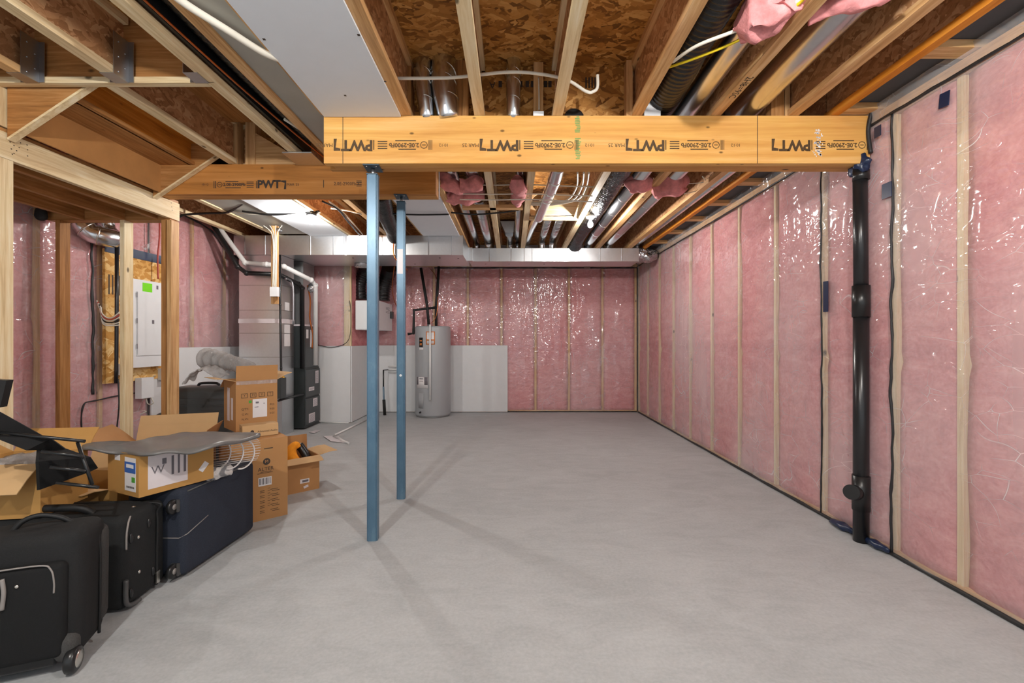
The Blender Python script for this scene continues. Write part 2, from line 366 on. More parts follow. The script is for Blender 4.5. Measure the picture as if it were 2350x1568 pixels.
m_cable = plain('black_cable', H('#1a1a1a'), 0.5)
m_cablew = plain('white_cable', H('#ded9ca'), 0.5)
m_cabley = plain('yellow_cable', H('#e0c51e'), 0.45)
m_cablered = plain('red_cable', H('#b0463a'), 0.5)
m_flex = plain('black_flex_duct', H('#161617'), 0.18, var=0.3, nscale=30, bmp=0.5)
m_flexs = metal('dark_foil_flex_duct', H('#7c7d80'), 0.25, 1.0, 30)
m_heater = plain('water_heater_grey', H('#a5a7aa'), 0.38, var=0.015)
m_furn = plain('furnace_dark_grey', H('#3e4243'), 0.4, var=0.05)
m_furnb = plain('furnace_black', H('#2c3030'), 0.45, var=0.05)
m_paper = plain('paper_label', H('#e4e0e0'), 0.6, var=0.03)
m_paperp = plain('glossy_pale_label', H('#ddd4d6'), 0.3, var=0.05)
m_ink = plain('black_ink', H('#3a2f28'), 0.7)
m_inkb = plain('beam_ink', H('#4f3a20'), 0.7, var=0.3, nscale=60)
m_inkg = plain('grey_ink', H('#6f6a70'), 0.7)
m_greeninkm = plain('green_marker', H('#7fa05a'), 0.7, var=0.2, nscale=40)
m_lime = plain('lime_sticker', H('#7be01e'), 0.5, var=0.02)
m_orangelab = plain('orange_label_ink', H('#cf7a3a'), 0.6)
m_bluelab = plain('blue_label_print', H('#2f62ad'), 0.5)
m_greenlab = plain('green_label_print', H('#4e9e3c'), 0.5)
m_card = plain('cardboard', H('#b58452'), 0.8, var=0.06, nscale=4)
m_cardin = plain('cardboard_inside', H('#b58a58'), 0.85, var=0.05, nscale=4)
m_cardy = plain('cardboard_yellowish', H('#b8894a'), 0.75, var=0.06, nscale=4)
m_cardl = plain('pale_cardboard', H('#c8a273'), 0.8, var=0.05, nscale=4)
def fabric(name, col, rough=0.85, s=260):
    m, nt, bs = newmat(name); v = coords(nt); a = noise_t(nt, v, s, 2); b = noise_t(nt, v, 3, 3)
    c = mixc(nt, 0.5, ramp(nt, a.outputs['Fac'], [(0.3, tuple(x * 0.6 for x in col[:3]) + (1,)), (0.7, tuple(x * 1.5 for x in col[:3]) + (1,))]), ramp(nt, b.outputs['Fac'], [(0.35, tuple(x * 0.8 for x in col[:3]) + (1,)), (0.7, tuple(x * 1.25 for x in col[:3]) + (1,))]))
    nt.links.new(c, bs.inputs['Base Color']); bs.inputs['Roughness'].default_value = rough; bs.inputs['Specular IOR Level'].default_value = 0.35
    bump(nt, a.outputs['Fac'], 0.25, 0.001, bs); return m
m_fab1 = fabric('charcoal_suitcase_cloth', H('#1b1b1c')); m_fab1b = fabric('black_suitcase_cloth', H('#111112')); m_fab2 = fabric('black_suitcase_weave', H('#1c1d1e'))
m_fabg = fabric('grey_mesh_cloth', H('#3d3c3b')); m_navy = fabric('navy_suitcase_cloth', H('#272c38'))
m_trimg = plain('grey_piping', H('#8a8480'), 0.5); m_trimd = plain('dark_grey_piping', H('#4b4a4a'), 0.5)
m_hard = plain('grey_hard_shell', H('#3e4041'), 0.35, var=0.05)
m_mat = plain('grey_foam_mat', H('#6b6866'), 0.38, var=0.12, nscale=2)
m_wire = plain('white_coated_wire', H('#e6dfdc'), 0.35)
m_orangep = plain('orange_plush', H('#f0961c'), 0.9, var=0.2, nscale=10, bmp=0.5)
m_strap = plain('black_strap', H('#0f0f10'), 0.6)
m_gold = plain('brass_valve', H('#c99a3a'), 0.35, metal=0.7)
m_drainblue = plain('blue_grey_pipe', H('#6f8798'), 0.4)
def stripes():
    m, nt, bs = newmat('striped_fleece'); w = N(nt, 'ShaderNodeTexWave'); w.inputs['Scale'].default_value = 9; w.inputs['Distortion'].default_value = 1.0
    nt.links.new(coords(nt), w.inputs['Vector']); nt.links.new(ramp(nt, w.outputs['Fac'], [(0.3, H('#8d8a8b')), (0.6, H('#dcd6d2'))]), bs.inputs['Base Color']); bs.inputs['Roughness'].default_value = 1
    bump(nt, noise_t(nt, coords(nt), 90, 3).outputs['Fac'], 1, 0.01, bs); return m
m_fleece = stripes()
m_emit = bpy.data.materials.new('lit_bulb'); m_emit.use_nodes = True
_b = m_emit.node_tree.nodes['Principled BSDF']; _b.inputs['Emission Color'].default_value = (1.0, 0.97, 0.93, 1); _b.inputs['Emission Strength'].default_value = BULB; _b.inputs['Base Color'].default_value = (1, 1, 1, 1)

m_emit2 = m_emit.copy(); m_emit2.name = 'lit_bulb_bright'; m_emit2.node_tree.nodes['Principled BSDF'].inputs['Emission Strength'].default_value = BULB_NEAR
# ------------------------------------------------------------------ the shell
XL, XR, YB, YB2, XB = -3.93, 2.265, 8.21, 7.15, -2.53
ZJ, ZT = 2.696, 3.052           # underside and top of the joists
ZW = 2.66                       # top of the framed walls
struct('floor', MB().box(-4.4, 2.7, -1.8, 8.7, -0.1, 0), m_conc)
struct('ceiling', MB().box(-4.4, 2.7, -1.8, 8.7, ZT, ZT + 0.02), m_osbceil)
struct('wall_right', MB().box(XR + 0.16, XR + 0.36, -1.8, 8.7, 0, ZT), m_conc)
struct('wall_back', MB().box(XB - 0.1, XR + 0.36, YB + 0.16, YB + 0.36, 0, ZT), m_conc)
struct('wall_left', MB().box(XL - 0.36, XL - 0.16, -1.8, 8.7, 0, ZT), m_conc)
struct('wall_back_left', MB().box(XL - 0.3, XB - 0.1, YB2 + 0.16, YB + 0.36, 0, ZT), m_conc)

# pink batts between the studs, one per bay, and the studs themselves
def stud(name, x0, x1, y0, y1, z0, z1, label, group, mat=None):
    return tag(MB().box(x0, x1, y0, y1, z0, z1).build(name, mat or m_pale['Z']), label, 'wall stud', group)
def batt(fn_box, u0, u1, z0, z1, axis, face, label, group):
    """a soft bulging batt; axis 'Y' lies in a wall facing +-X, 'X' in a wall facing -Y"""
    sd = random.random() * 50
    def g(a, b):
        u = u0 + (u1 - u0) * a; z = z0 + (z1 - z0) * b
        e = min(a, 1 - a, ) * 6; e = min(1, e); bul = 0.02 * (e ** 0.5) + 0.012 * noise.noise(Vector((u * 3 + sd, z * 2.2, sd)))
        if abs(z - fn_box) < 0.03: bul -= 0.012
        return Vector((face[0] + face[1] * bul, u, z)) if axis == 'Y' else Vector((u, face[0] + face[1] * bul, z))
    mb = MB().grid(g, 10, 44)
    o = mb.build('insulation_batt', m_pink, fixn=False)
    md = o.modifiers.new('thick', 'SOLIDIFY'); md.thickness = 0.02; md.offset = 0
    return tag(o, label, 'insulation', group)

RST = [1.70, 2.31, 2.71, 3.33, 3.94, 4.57, 5.20, 5.83, 6.44, 7.05, 7.66, 8.19]
rname = ['', 'stud behind film nearest to the camera on the right wall, with a stained edge', 'stud just in front of the black drain pipe, behind the sealant line', 'stud just beyond the black drain pipe, behind the second sealant line',
         'first pale stud beyond the second sealant line of the right wall', 'stud with a dark shadow line on the right wall', 'sixth stud of the right wall counting away from the camera', 'seventh stud of the right wall counting away from the camera',
         'eighth stud of the right wall counting away from the camera', 'ninth stud of the right wall, third from the back corner', 'tenth stud of the right wall, second from the back corner', 'last stud of the right wall in the back corner']
for i, y in enumerate(RST):
    if i == 0: continue
    stud('wall_stud', XR + 0.012, XR + 0.13, y - 0.017, y + 0.017, 0.03, ZW - 0.03, 'pale ' + rname[i], 'studs of the right wall')
bl = ['pink insulation at the right edge of the photo, nearest the camera', 'pink insulation bay between the nearest stud and the sealant line by the pipe', 'pink insulation bay right behind the black drain pipe',
      'pink insulation bay just beyond the black drain pipe', 'pink insulation bay between the first pale stud and the dark shadow line', 'pink insulation bay just beyond the dark shadow line of the right wall',
      'pink insulation bay sixth from the back corner on the right wall', 'pink insulation bay fourth from the back corner on the right wall', 'pink insulation bay third from the back corner on the right wall', 'pink insulation bay second from the back corner on the right wall', 'pink insulation bay of the right wall touching the back corner']
bl[6] = 'pink insulation bay fifth from the back corner on the right wall'
for i in range(len(RST) - 1):
    batt(1.15, RST[i] + 0.021, RST[i + 1] - 0.021, 0.03, ZW - 0.03, 'Y', (XR + 0.045, -1), bl[i], 'pink batts of the right wall')
tag(MB().box(XR + 0.005, XR + 0.14, -1.8, 8.2, 0, 0.036).build('bottom_plate', m_spf['Y']), 'wooden bottom plate under the right wall studs', 'lumber')
tag(MB().box(XR + 0.005, XR + 0.14, -1.8, 8.2, ZW - 0.036, ZW + 0.036).build('top_plate', m_spf['Y']), 'wooden top plate over the right wall studs', 'lumber')

BST = [-2.50, -2.03, -1.41, -0.80, -0.19, 0.425, 1.03, 1.636, 2.235]
bn = ['in the corner behind the ventilator box', 'hidden behind the ventilator box', 'behind the water heater pipes', 'first to the right of the water heater', 'second to the right of the water heater',
      'just right of the grey drywall sheet', 'fourth from the right corner, mid back wall', 'second from the right back corner', 'in the right back corner']
bn[6] = 'third from the right corner on the back wall'
for i, x in enumerate(BST):
    if i in (1,): continue
    stud('wall_stud', x - 0.019, x + 0.019, YB + 0.012, YB + 0.13, 0.03, ZW - 0.03, 'back wall wooden stud ' + bn[i], 'studs of the back wall', m_spf['Z'])
bb = ['behind the white ventilator box', 'left of the water heater pipes', 'behind the water heater', 'right of the water heater over the grey drywall', 'over the right half of the grey drywall', 'just right of the grey drywall sheet',
      'second from the right corner on the back wall', 'touching the right corner on the back wall']
for i in range(len(BST) - 1):
    batt((1.35, 1.1)[i % 2], BST[i] + 0.021, BST[i + 1] - 0.021, 0.03, ZW - 0.03, 'X', (YB + 0.045, -1), 'pink back wall insulation bay ' + bb[i], 'pink batts of the back wall')
tag(MB().box(XB, XR, YB + 0.005, YB + 0.14, 0, 0.036).build('bottom_plate', m_spf['X']), 'wooden bottom plate under the back wall studs', 'lumber')
tag(MB().box(XB, XR, YB + 0.005, YB + 0.14, ZW - 0.036, ZW + 0.036).build('top_plate', m_spf['X']), 'wooden top plate of the back wall behind the duct', 'lumber')

LST = [3.15, 3.78, 4.36, 4.97, 5.62, 6.25, 6.9]
ln = ['nearest on the left wall', 'seen left of the partition end stud', 'left of the strand board backing', 'behind the electrical panel', 'above the drywall between partition and furnace', 'on the left wall near the return duct', 'in the furnace corner']
for i, y in enumerate(LST):
    if i in (3,): continue
    stud('wall_stud', XL - 0.13, XL - 0.012, y - 0.019, y + 0.019, 0.03, ZT - 0.1, 'left wall wooden stud ' + ln[i], 'studs of the left wall', m_spf['Z'])
lb = ['nearest on the left wall, beside the big post', 'between the two leftmost partition studs', 'left of and behind the strand board', 'above the electrical panel', 'with bright creases right of the partition', 'right beside the return duct']
for i in range(len(LST) - 1):
    batt((1.5, 1.2)[i % 2], LST[i] + 0.021, LST[i + 1] - 0.021, 0.03, ZT - 0.1, 'Y', (XL - 0.045, 1), 'pink left wall insulation bay ' + lb[i], 'pink batts of the left wall')
for (x0, x1, l) in ((-3.9, -3.3, 'behind the furnace'), (-3.26, -2.66, 'between furnace and ventilator box')):
    batt(1.3, x0, x1, 0.03, ZW, 'X', (YB2 + 0.045, -1), 'pink insulation bay of the furnace wall ' + l, 'pink batts of the furnace wall')
stud('wall_stud', XB - 0.115, XB - 0.005, YB2 + 0.012, YB2 + 0.05, 0, ZW, 'wide pale stud at the outer corner beside the ventilator box', 'studs of the furnace wall')
batt(1.3, YB2 + 0.06, YB + 0.0, 0.03, ZW, 'Y', (XB - 0.04, 1), 'pink insulation on the short return wall behind the ventilator box', 'pink batts of the furnace wall')

# clear vapour film over each wall, creased between the studs
def film(name, label, u0, u1, z0, z1, axis, face, sgn, studs, amp=0.011, nu=None, top_out=0.03, mat=None):
    nu = nu or int((u1 - u0) * 42); nv = int((z1 - z0) * 36); sd = random.random() * 30
    def g(a, b):
        u = u0 + (u1 - u0) * a; z = z0 + (z1 - z0) * b
        d = min([abs(u - s) for s in studs] + [0.35]); e = min(1.0, d / 0.12)
        w = noise.noise(Vector((u * 3.2 + sd + z * 1.1, z * 0.9, sd))) + 0.55 * noise.noise(Vector((u * 8 + sd, z * 2.4 + u * 2.0, sd + 4)))
        k = amp * (w * 0.8 + 0.3) * e
        if z > z1 - 0.12: k += (z - (z1 - 0.12)) * top_out / 0.12
        return Vector((face + sgn * k, u, z)) if axis == 'Y' else Vector((u, face + sgn * k, z))
    return tag(MB().grid(g, nu, nv).build(name, mat or m_poly, fixn=False), label, 'plastic sheet', 'clear plastic sheets over the walls')
film('plastic_sheet', 'clear creased plastic sheet covering the pink right wall', 1.2, 8.20, 0.01, 2.73, 'Y', XR, -1, RST)
film('plastic_sheet', 'clear creased plastic sheet covering the pink back wall', XB + 0.02, XR - 0.015, 0.01, 2.70, 'X', YB, -1, BST, mat=m_polyb)
film('plastic_sheet', 'clear creased plastic sheet covering the pink left wall beside the furnace', 3.1, 7.12, 0.01, 2.90, 'Y', XL, 1, LST, amp=0.02)
film('plastic_sheet', 'clear plastic sheet on the short wall behind the furnace', XL + 0.03, XB - 0.02, 0.01, 2.66, 'X', YB2, -1, [-3.3, -2.6])

def wob_tube(name, pts, r, mat, label, cat='sealant line', group=None, n=8, wob=0.004):
    pp = cr(pts, 22); q = [p + Vector((0, noise.noise(p * 9) * wob * 1.2, noise.noise(p * 7 + Vector((3, 3, 3))) * wob)) for p in pp]
    rs = [r * (1 + 0.45 * noise.noise(p * 14)) for p in pp]
    return tag(MB().tube(q, rs, n).build(name, mat), label, cat, group)
G = 'black sealant lines on the film'
XS = XR - 0.004
wob_tube('sealant_line', [(XS, 2.71, 0.02), (XS, 2.71, 0.9), (XS, 2.705, 1.8), (XS, 2.71, 2.62)], 0.007, m_seal, 'vertical black sealant line on the camera side of the drain pipe', group=G, wob=0.012)
wob_tube('sealant_line', [(XS, 3.33, 0.02), (XS, 3.32, 0.9), (XS, 3.33, 1.8), (XS, 3.33, 2.62)], 0.006, m_seal, 'vertical black sealant line beyond the drain pipe', group=G, wob=0.01)
wob_tube('sealant_line', [(XS - 0.01, 1.5, 2.62), (XS - 0.01, 3, 2.63), (XS - 0.01, 5, 2.62), (XS - 0.01, 8.15, 2.62)], 0.008, m_seal, 'long black sealant line along the top of the right wall', group=G)
wob_tube('sealant_line', [(XS, 1.5, 0.012), (XS, 4, 0.012), (XS, 8.15, 0.012)], 0.011, m_seal, 'long black sealant line along the floor at the right wall', group=G)
wob_tube('sealant_line', [(XS, YB - 0.006, 0.02), (XS, YB - 0.006, 1.3), (XS, YB - 0.006, 2.6)], 0.007, m_seal, 'vertical black sealant line in the right back corner', group=G)
wob_tube('sealant_line', [(-0.08, YB - 0.01, 0.01), (1, YB - 0.01, 0.01), (2.25, YB - 0.01, 0.01)], 0.009, m_seal, 'black sealant line along the floor at the back wall', group=G)
wob_tube('sealant_line', [(-1.4, YB - 0.01, 2.60), (0.3, YB - 0.01, 2.60), (2.25, YB - 0.01, 2.60)], 0.012, m_seal, 'black sealant line along the top of the back wall under the duct', group=G)
wob_tube('sealant_line', [(XL + 0.02, 5.3, 2.79), (XL + 0.02, 5.9, 2.72), (XL + 0.02, 6.3, 2.5), (XL + 0.02, 7.0, 2.4)], 0.011, m_seal, 'drooping black sealant line at the top of the left wall', group=G)
wob_tube('sealant_line', [(XL + 0.015, 4.25, 0.78), (XL + 0.015, 4.25, 1.4), (XL + 0.015, 4.24, 2.2)], 0.011, m_seal, 'vertical black sealant line left of the strand board panel', group=G, wob=0.012)
wob_tube('sealant_line', [(XL + 0.015, 4.75, 0.74), (XL + 0.015, 4.28, 0.72), (XL + 0.015, 4.15, 0.68), (XL + 0.015, 4.14, 0.4), (XL + 0.015, 4.16, 0.02)], 0.0065, m_seal, 'bent black sealant line running down from under the strand board', group=G)

# rim over the right wall
for i, (y, l) in enumerate(((1.62, 'at the top right corner of the photo'), (2.25, 'first in front of the marked beam'), (2.83, 'right at the end of the marked beam'), (3.5, 'first beyond the marked beam'), (4.12, 'second beyond the marked beam'), (4.74, 'third beyond the marked beam'), (5.36, 'fourth beyond the marked beam'), (6.0, 'fifth beyond the marked beam'), (6.6, 'last before the duct'))):
    if i == 0: continue
    tag(MB().box(2.055, XR + 0.1, y - 0.045, y + 0.045, ZJ + 0.005, ZJ + 0.043).build('ladder_block', m_spf['X']), 'wooden block between last joist and right wall, ' + l, 'wood block', 'blocks over the right wall')
struct('trim_1', MB().box(2.06, XR + 0.16, -1.8, 8.2, ZJ + 0.045, ZJ + 0.06), m_darkrim)

# ------------------------------------------------------------------ joists
def joist(x, y0, y1, label, group, fl=None, web=None, w=0.064):
    t = thing('floor_joist', label, 'joist', (x, (y0 + y1) / 2, ZJ), group=group)
    MB().box(x - w / 2, x + w / 2, y0, y1, ZJ, ZJ + 0.038).build('bottom_flange', fl or m_spf['Y'], t)
    MB().box(x - w / 2, x + w / 2, y0, y1, ZT - 0.038, ZT).build('top_flange', fl or m_spf['Y'], t)
    MB().box(x - 0.005, x + 0.005, y0, y1, ZJ + 0.038, ZT - 0.038).build('web', web or m_osbweb, t)
    return t
Gn, Gf = 'joists in front of the marked beam', 'joists beyond the marked beam'
near = [(-0.665, 'at the right edge of the white ceiling board'), (-0.205, 'first right of the twin metal elbows'), (0.287, 'just left of the green beam mark'),
        (0.786, 'with a split edge left of the black flexible duct'), (1.28, 'with handwriting between black duct and metal pipe'), (1.77, 'second from the right wall')]
for i, (x, l) in enumerate(near):
    jj = joist(x, -1.6, 2.925, 'I-joist before the marked beam, ' + l, Gn, m_pale['Y'] if i in (1, 2) else None)
    if i == 4: JH = jj
joist(-1.165, -1.6, 2.855, 'wooden I-joist hidden above the left edge of the white ceiling board', Gn)
joist(2.03, -1.6, 2.925, 'I-joist with an orange flange nearest the right wall, in front of the marked beam', Gn, m_lvl3, None, 0.05)
joist(-1.40, -1.6, 3.64, 'wooden I-joist between the black wrapped duct and the grey metal pan', Gn)
joist(-1.645, -1.6, 3.72, 'long wooden I-joist crossing to the left beam beside the stair opening', Gn, m_pale['Y'])
joist(-2.14, -1.6, 2.50, 'wooden I-joist held by the middle steel hanger', Gn, m_pale['Y'])
joist(-2.63, -1.6, 2.50, 'wooden I-joist held by the left steel hanger', Gn)
joist(-2.235, 2.545, 3.64, 'short wooden I-joist above the right side of the stairs', Gn, m_pale['Y'])
far = [(-0.68, 2.94, 'orange edge joist at the right side of the far white board'), (-0.205, 2.94, 'joist above the pink wrapped pipes, left of centre'), (0.165, 2.94, 'joist beyond the beam at the centre of the photo'),
       (0.80, 2.94, 'joist along the left of the shiny flexible duct, carrying the right bulb'), (1.31, 2.94, 'joist between the two pink wrapped ducts'), (1.79, 2.94, 'joist second from the right wall beyond the beam')]
for i, (x, y0, l) in enumerate(far):
    joist(x, y0, 8.2, 'I-joist, ' + l, Gf, m_pale['Y'] if i in (1, 2, 3) else None)
joist(2.03, 2.94, 8.2, 'orange wooden joist nearest the right wall beyond the beam', Gf, m_lvl3, None, 0.05)
for x, l in ((-1.18, 'along the left of the far narrow white board'), (-1.67, 'beside the black ceiling duct beyond the left beam'), (-2.19, 'carrying the left bulb box'), (-2.68, 'at the left edge of the white board with the left bulb'),
             (-3.16, 'beyond the left beam at the metal pan'), (-3.65, 'nearest the left wall')):
    joist(x, 3.73, 8.2 if x > -2.5 else 7.1, 'I-joist, ' + l, Gf, m_pale['Y'] if x < -1.9 else None)
# header joist and hangers over the stair opening
t = thing('header_joist', 'wooden header joist crossing the ceiling at the stair opening', 'joist', (-2.25, 2.52, ZJ))
MB().box(-2.86, -1.68, 2.50, 2.54, ZJ, ZJ + 0.034).build('bottom_flange', m_pale['X'], t)
MB().box(-2.86, -1.68, 2.515, 2.525, ZJ + 0.034, ZT).build('web', m_brown['X'], t)
for x, l in ((-2.63, 'left steel joist hanger on the stair header'), (-2.14, 'middle steel joist hanger on the stair header'), (-1.70, 'right steel joist hanger where the long joist meets the header')):
    hang = MB(); w = 0.035
    lo = 0.0 if x != -1.70 else 0.0; hi = 0.22 if x != -1.70 else 0.06
    hang.box(x - w - 0.003, x - w, 2.40, 2.498, ZJ - 0.004, ZJ + hi).box(x + w, x + w + 0.003, 2.40, 2.498, ZJ - 0.004, ZJ + hi).box(x - w, x + w, 2.40, 2.498, ZJ - 0.004, ZJ - 0.001)
    hang.box(x + w, x + w + 0.03, 2.494, 2.498, ZJ, ZJ + hi).box(x - w - 0.03, x - w, 2.494, 2.498, ZJ, ZJ + hi)
    for k in range(5):
        if hi > 0.1: hang.ball((x + w + 0.004, 2.43 + 0.04 * (k % 2), ZJ + 0.02 + 0.04 * k), 0.004, 8)
    tag(hang.build('joist_hanger', m_steel), l, 'joist hanger', 'steel hangers at the stair opening')

# ------------------------------------------------------------------ the two laminated beams with their stamps
def stamp(mb, x, z, y, flip, s=1.0, full=True, date=True):
    """lumber stamp, 0.65 m long, read upright along +x from x; flip turns it by 180 degrees about its centre"""
    c = Vector((x + 0.325 * s, y, z))
    def M(u, v, sc=1.0):
        rot = Matrix.Rotation(R(90), 4, 'X')
        fl = Matrix.Rotation(math.pi, 4, 'Y') if flip else Matrix.Identity(4)
        return Matrix.Translation(c) @ fl @ Matrix.Translation(Vector(((u - 0.325) * s, 0, v * s))) @ rot @ Matrix.Scale(sc, 4)
    def bar_(u, v, w, h): mb.mbox(M(u, v), w * s, h * s, 0.0006)
    mb.text('2.0E-2900Fb', 0.038 * s, M(0.20, 0), bold=0.001)
    bar_(0.18, 0.027, 0.11, 0.007); bar_(0.19, -0.027, 0.13, 0.006)
    for u in (0.025, 0.035, 0.043): bar_(u, 0, 0.004, 0.062)
    ringp = [M(0.075, 0) @ Vector((0.021 * s * math.cos(a * math.pi / 10), 0.021 * s * math.sin(a * math.pi / 10), 0)) for a in range(21)]
    for a, b in zip(ringp, ringp[1:]): mb.bar(a, b, 0.0008, 0.004 * s)
    bar_(0.075, 0, 0.022, 0.004)
    for v in (-0.022, -0.008, 0.008, 0.022): bar_(0.335, v, 0.06, 0.006)
    bar_(0.39, 0, 0.006, 0.062)
    mb.text('PWT', 0.092 * s, M(0.495, 0), bold=0.0035)
    mb.add([M(0.60, 0.036) @ Vector(v) for v in ((0, 0, 0), (0.042 * s, 0, 0), (0.042 * s, -0.075 * s, 0), (0.022 * s, -0.075 * s, 0), (0.030 * s, -0.02 * s, 0), (0, -0.014 * s, 0))], [(0, 1, 2, 3, 4, 5)])
    if date: mb.text('MAR 25', 0.032 * s, M(0.70, 0.0)); mb.text('10:12', 0.028 * s, M(-0.05, 0.0))
B1L, B1R, B1Y, B1b = -1.183, 2.25, 2.86, 3.0
Z1, Z1t = 2.394, 2.694
t = thing('laminated_beam', 'large yellow laminated wooden beam with upside-down stamps across the photo', 'beam', (0.5, 2.93, Z1))
MB().box(B1L, B1R, B1Y, B1Y + 0.046, Z1, Z1t).build('front_ply', m_lvl, t)
MB().box(B1L + 0.04, B1R, B1Y + 0.047, B1b - 0.047, Z1, Z1t).build('middle_ply', m_lvl2, t)
MB().box(B1L, B1R, B1b - 0.046, B1b, Z1, Z1t).build('back_ply', m_lvl2, t)
mb = MB()
for px in (787, 1738): x = XP(px, B1Y); mb.box(x - 0.0018, x + 0.0018, B1Y - 0.0008, B1Y + 0.001, Z1, Z1t)
part_label(mb.build('joint_line', m_ink, t), 'dark vertical joint line')
mb = MB()
for px in (763, 1098, 1433, 1768): stamp(mb, XP(px, B1Y) - 0.0, ZP(333, B1Y), B1Y - 0.0012, True, date=(px < 1700))
part_label(mb.build('stamp', m_inkb, t), 'dark upside-down lumber stamps')
mb = MB()
zz = Z1t
for k in range(26):
    z0 = Z1t - 0.004 - k * 0.0105; x = XP(1326, B1Y) + random.uniform(-0.004, 0.004)
    if 9 < k < 13 : continue
    mb.box(x - random.uniform(0.008, 0.02), x + random.uniform(0.008, 0.02), B1Y - 0.0014, B1Y - 0.0004, z0 - 0.007, z0)
part_label(mb.build('marker_line', m_greeninkm, t), 'faded green vertical marker line')
mb = MB()
for k in range(60):
    x = XP(1876, B1Y) + random.gauss(0, 0.012); z = ZP(random.uniform(300, 362), B1Y)
    mb.box(x, x + random.uniform(0.002, 0.01), B1Y - 0.0016, B1Y - 0.0006, z, z + random.uniform(0.003, 0.014))
part_label(mb.build('paint_splash', m_white, t), 'small white splash')
B2L, B2R, B2Y, B2b, Z2 = -3.88, -0.611, 3.645, 3.785, 2.455
t = thing('laminated_beam', 'smaller brown laminated wooden beam with upright stamps, left of and behind the larger one', 'beam', (-2.2, 3.715, Z2))
MB().box(B2L, B2R, B2Y, B2Y + 0.046, Z2, Z1t).build('front_ply', wood('brown_laminated_beam', H('#966532'), H('#bc8544'), H('#cf9c5e'), axis='X', gs=0.5, ks=6.0, kw=1.2), t)
MB().box(B2L, B2R, B2Y + 0.047, B2b, Z2, Z1t).build('back_ply', m_lvl2, t)
mb = MB(); k = B2Y / B1Y
stamp(mb, XP(484, B2Y), ZP(424, B2Y), B2Y - 0.0012, False, s=0.94)
stamp_x = XP(738, B2Y)
rot = Matrix.Rotation(R(90), 4, 'X')
mb.text('2.0E-2900Fb', 0.036, Matrix.Translation((XP(792, B2Y), B2Y - 0.0012, ZP(422, B2Y))) @ rot)
for px, h in ((742, 0.06), (822, 0.012), ): mb.box(XP(px, B2Y), XP(px, B2Y) + 0.005, B2Y - 0.0014, B2Y, ZP(422, B2Y) - h / 2, ZP(422, B2Y) + h / 2)
for v in (-0.02, -0.007, 0.007, 0.02): mb.box(XP(818, B2Y), XP(830, B2Y), B2Y - 0.0014, B2Y, ZP(422, B2Y) + v, ZP(422, B2Y) + v + 0.005)
part_label(mb.build('stamp', m_ink, t), 'dark lumber stamps')

# steel posts
def post(x, y, ztop, label, top_mat, sticker=False):
    t = thing('steel_post', label, 'post', (x, y, 0), (0, 0, R(4)))
    w = 0.066; z1 = ztop - 0.055
    bm = bmesh.new(); bmesh.ops.create_cube(bm, size=1)
    for v in bm.verts: v.co = Vector((v.co.x * w, v.co.y * w, (v.co.z + 0.5) * z1))
    bmesh.ops.bevel(bm, geom=[e for e in bm.edges if abs(e.verts[0].co.z - e.verts[1].co.z) > 0.5], offset=0.008, segments=3, affect='EDGES')
    me = bpy.data.meshes.new('column'); bm.to_mesh(me); bm.free(); me.materials.append(m_blue)
    o = bpy.data.objects.new('column', me); COL.objects.link(o); o.parent = t
    MB().box(-0.05, 0.05, -0.065, 0.065, ztop - 0.007, ztop - 0.001).build('top_plate', m_bluedk, t, local=True)
    MB().tube([(0, 0, z1 - 0.01), (0, 0, ztop - 0.006)], 0.014, 12).build('adjusting_screw', m_steel, t, local=True)
    MB().box(-0.034, 0.034, -0.034, 0.034, z1, z1 + 0.008).build('cap_plate', m_bluedk, t, local=True)
    if sticker:
        s_ = MB().box(-0.026, 0.018, -0.0345, -0.0335, 1.82, 2.02).build('sticker', m_paperp, t, local=True); part_label(s_, 'worn pale sticker')
        MB().ball((0.0, -0.034, 1.0), 0.012, 10, (1, 0.3, 0.8)).build('paint_spot', m_white, t, local=True)
    b = MB()
    for sx in (-1, 1): b.ball((sx * 0.03, -0.045, ztop - 0.009), 0.006, 8, (1, 1, 0.5))
    b.build('bolt', m_silver, t, local=True)
post(-0.895, 2.93, Z1, 'blue steel square post nearest the camera under the large beam', m_blue)
post(-0.90, 3.70, Z2, 'blue steel square post farther back with a worn sticker under the small beam', m_blue, True)
# white board bits and ceiling boards
def cboard(x0, x1, y0, y1, label, mat=None):
    t = MB().box(x0, x1, y0, y1, ZJ - 0.013, ZJ - 0.0015).build('ceiling_board', mat or m_drywhite); return tag(t, label, 'drywall board', 'white boards on the ceiling joists')
o = cboard(-1.178, -0.697, -1.6, 2.852, 'large white board on the ceiling in front of the marked beam')
mb = MB()
for px, py in ((792, 219), (884, 187), (823, 80), (606, 90)):
    Y = (ZJ - 0.013 - CH) * F / (784 - py); x = XP(px, Y); mb.box(x - 0.006, x + 0.006, Y - 0.006, Y + 0.006, ZJ - 0.0145, ZJ - 0.0128)
mb.build('hole', m_ink, o)
cboard(-1.185, -0.70, 3.80, 6.06, 'narrow white board on the ceiling right behind the farther blue post')
cboard(-2.69, -2.19, 3.80, 6.06, 'white board on the far ceiling beside the left bulb')
tag(MB().box(-0.665, -0.605, 3.79, 3.815, Z2 + 0.01, ZJ - 0.002).build('drywall_offcut', m_drywhite), 'narrow white drywall strip at the end of the smaller beam', 'drywall strip')

mbw = MB().text('2H8=9SC', 0.055, Matrix.Translation((1.28, 2.55, ZJ - 0.0008)) @ Matrix.Rotation(math.pi, 4, 'X') @ Matrix.Rotation(R(-90), 4, 'Z'))
mbw.build('handwriting', m_ink, JH)
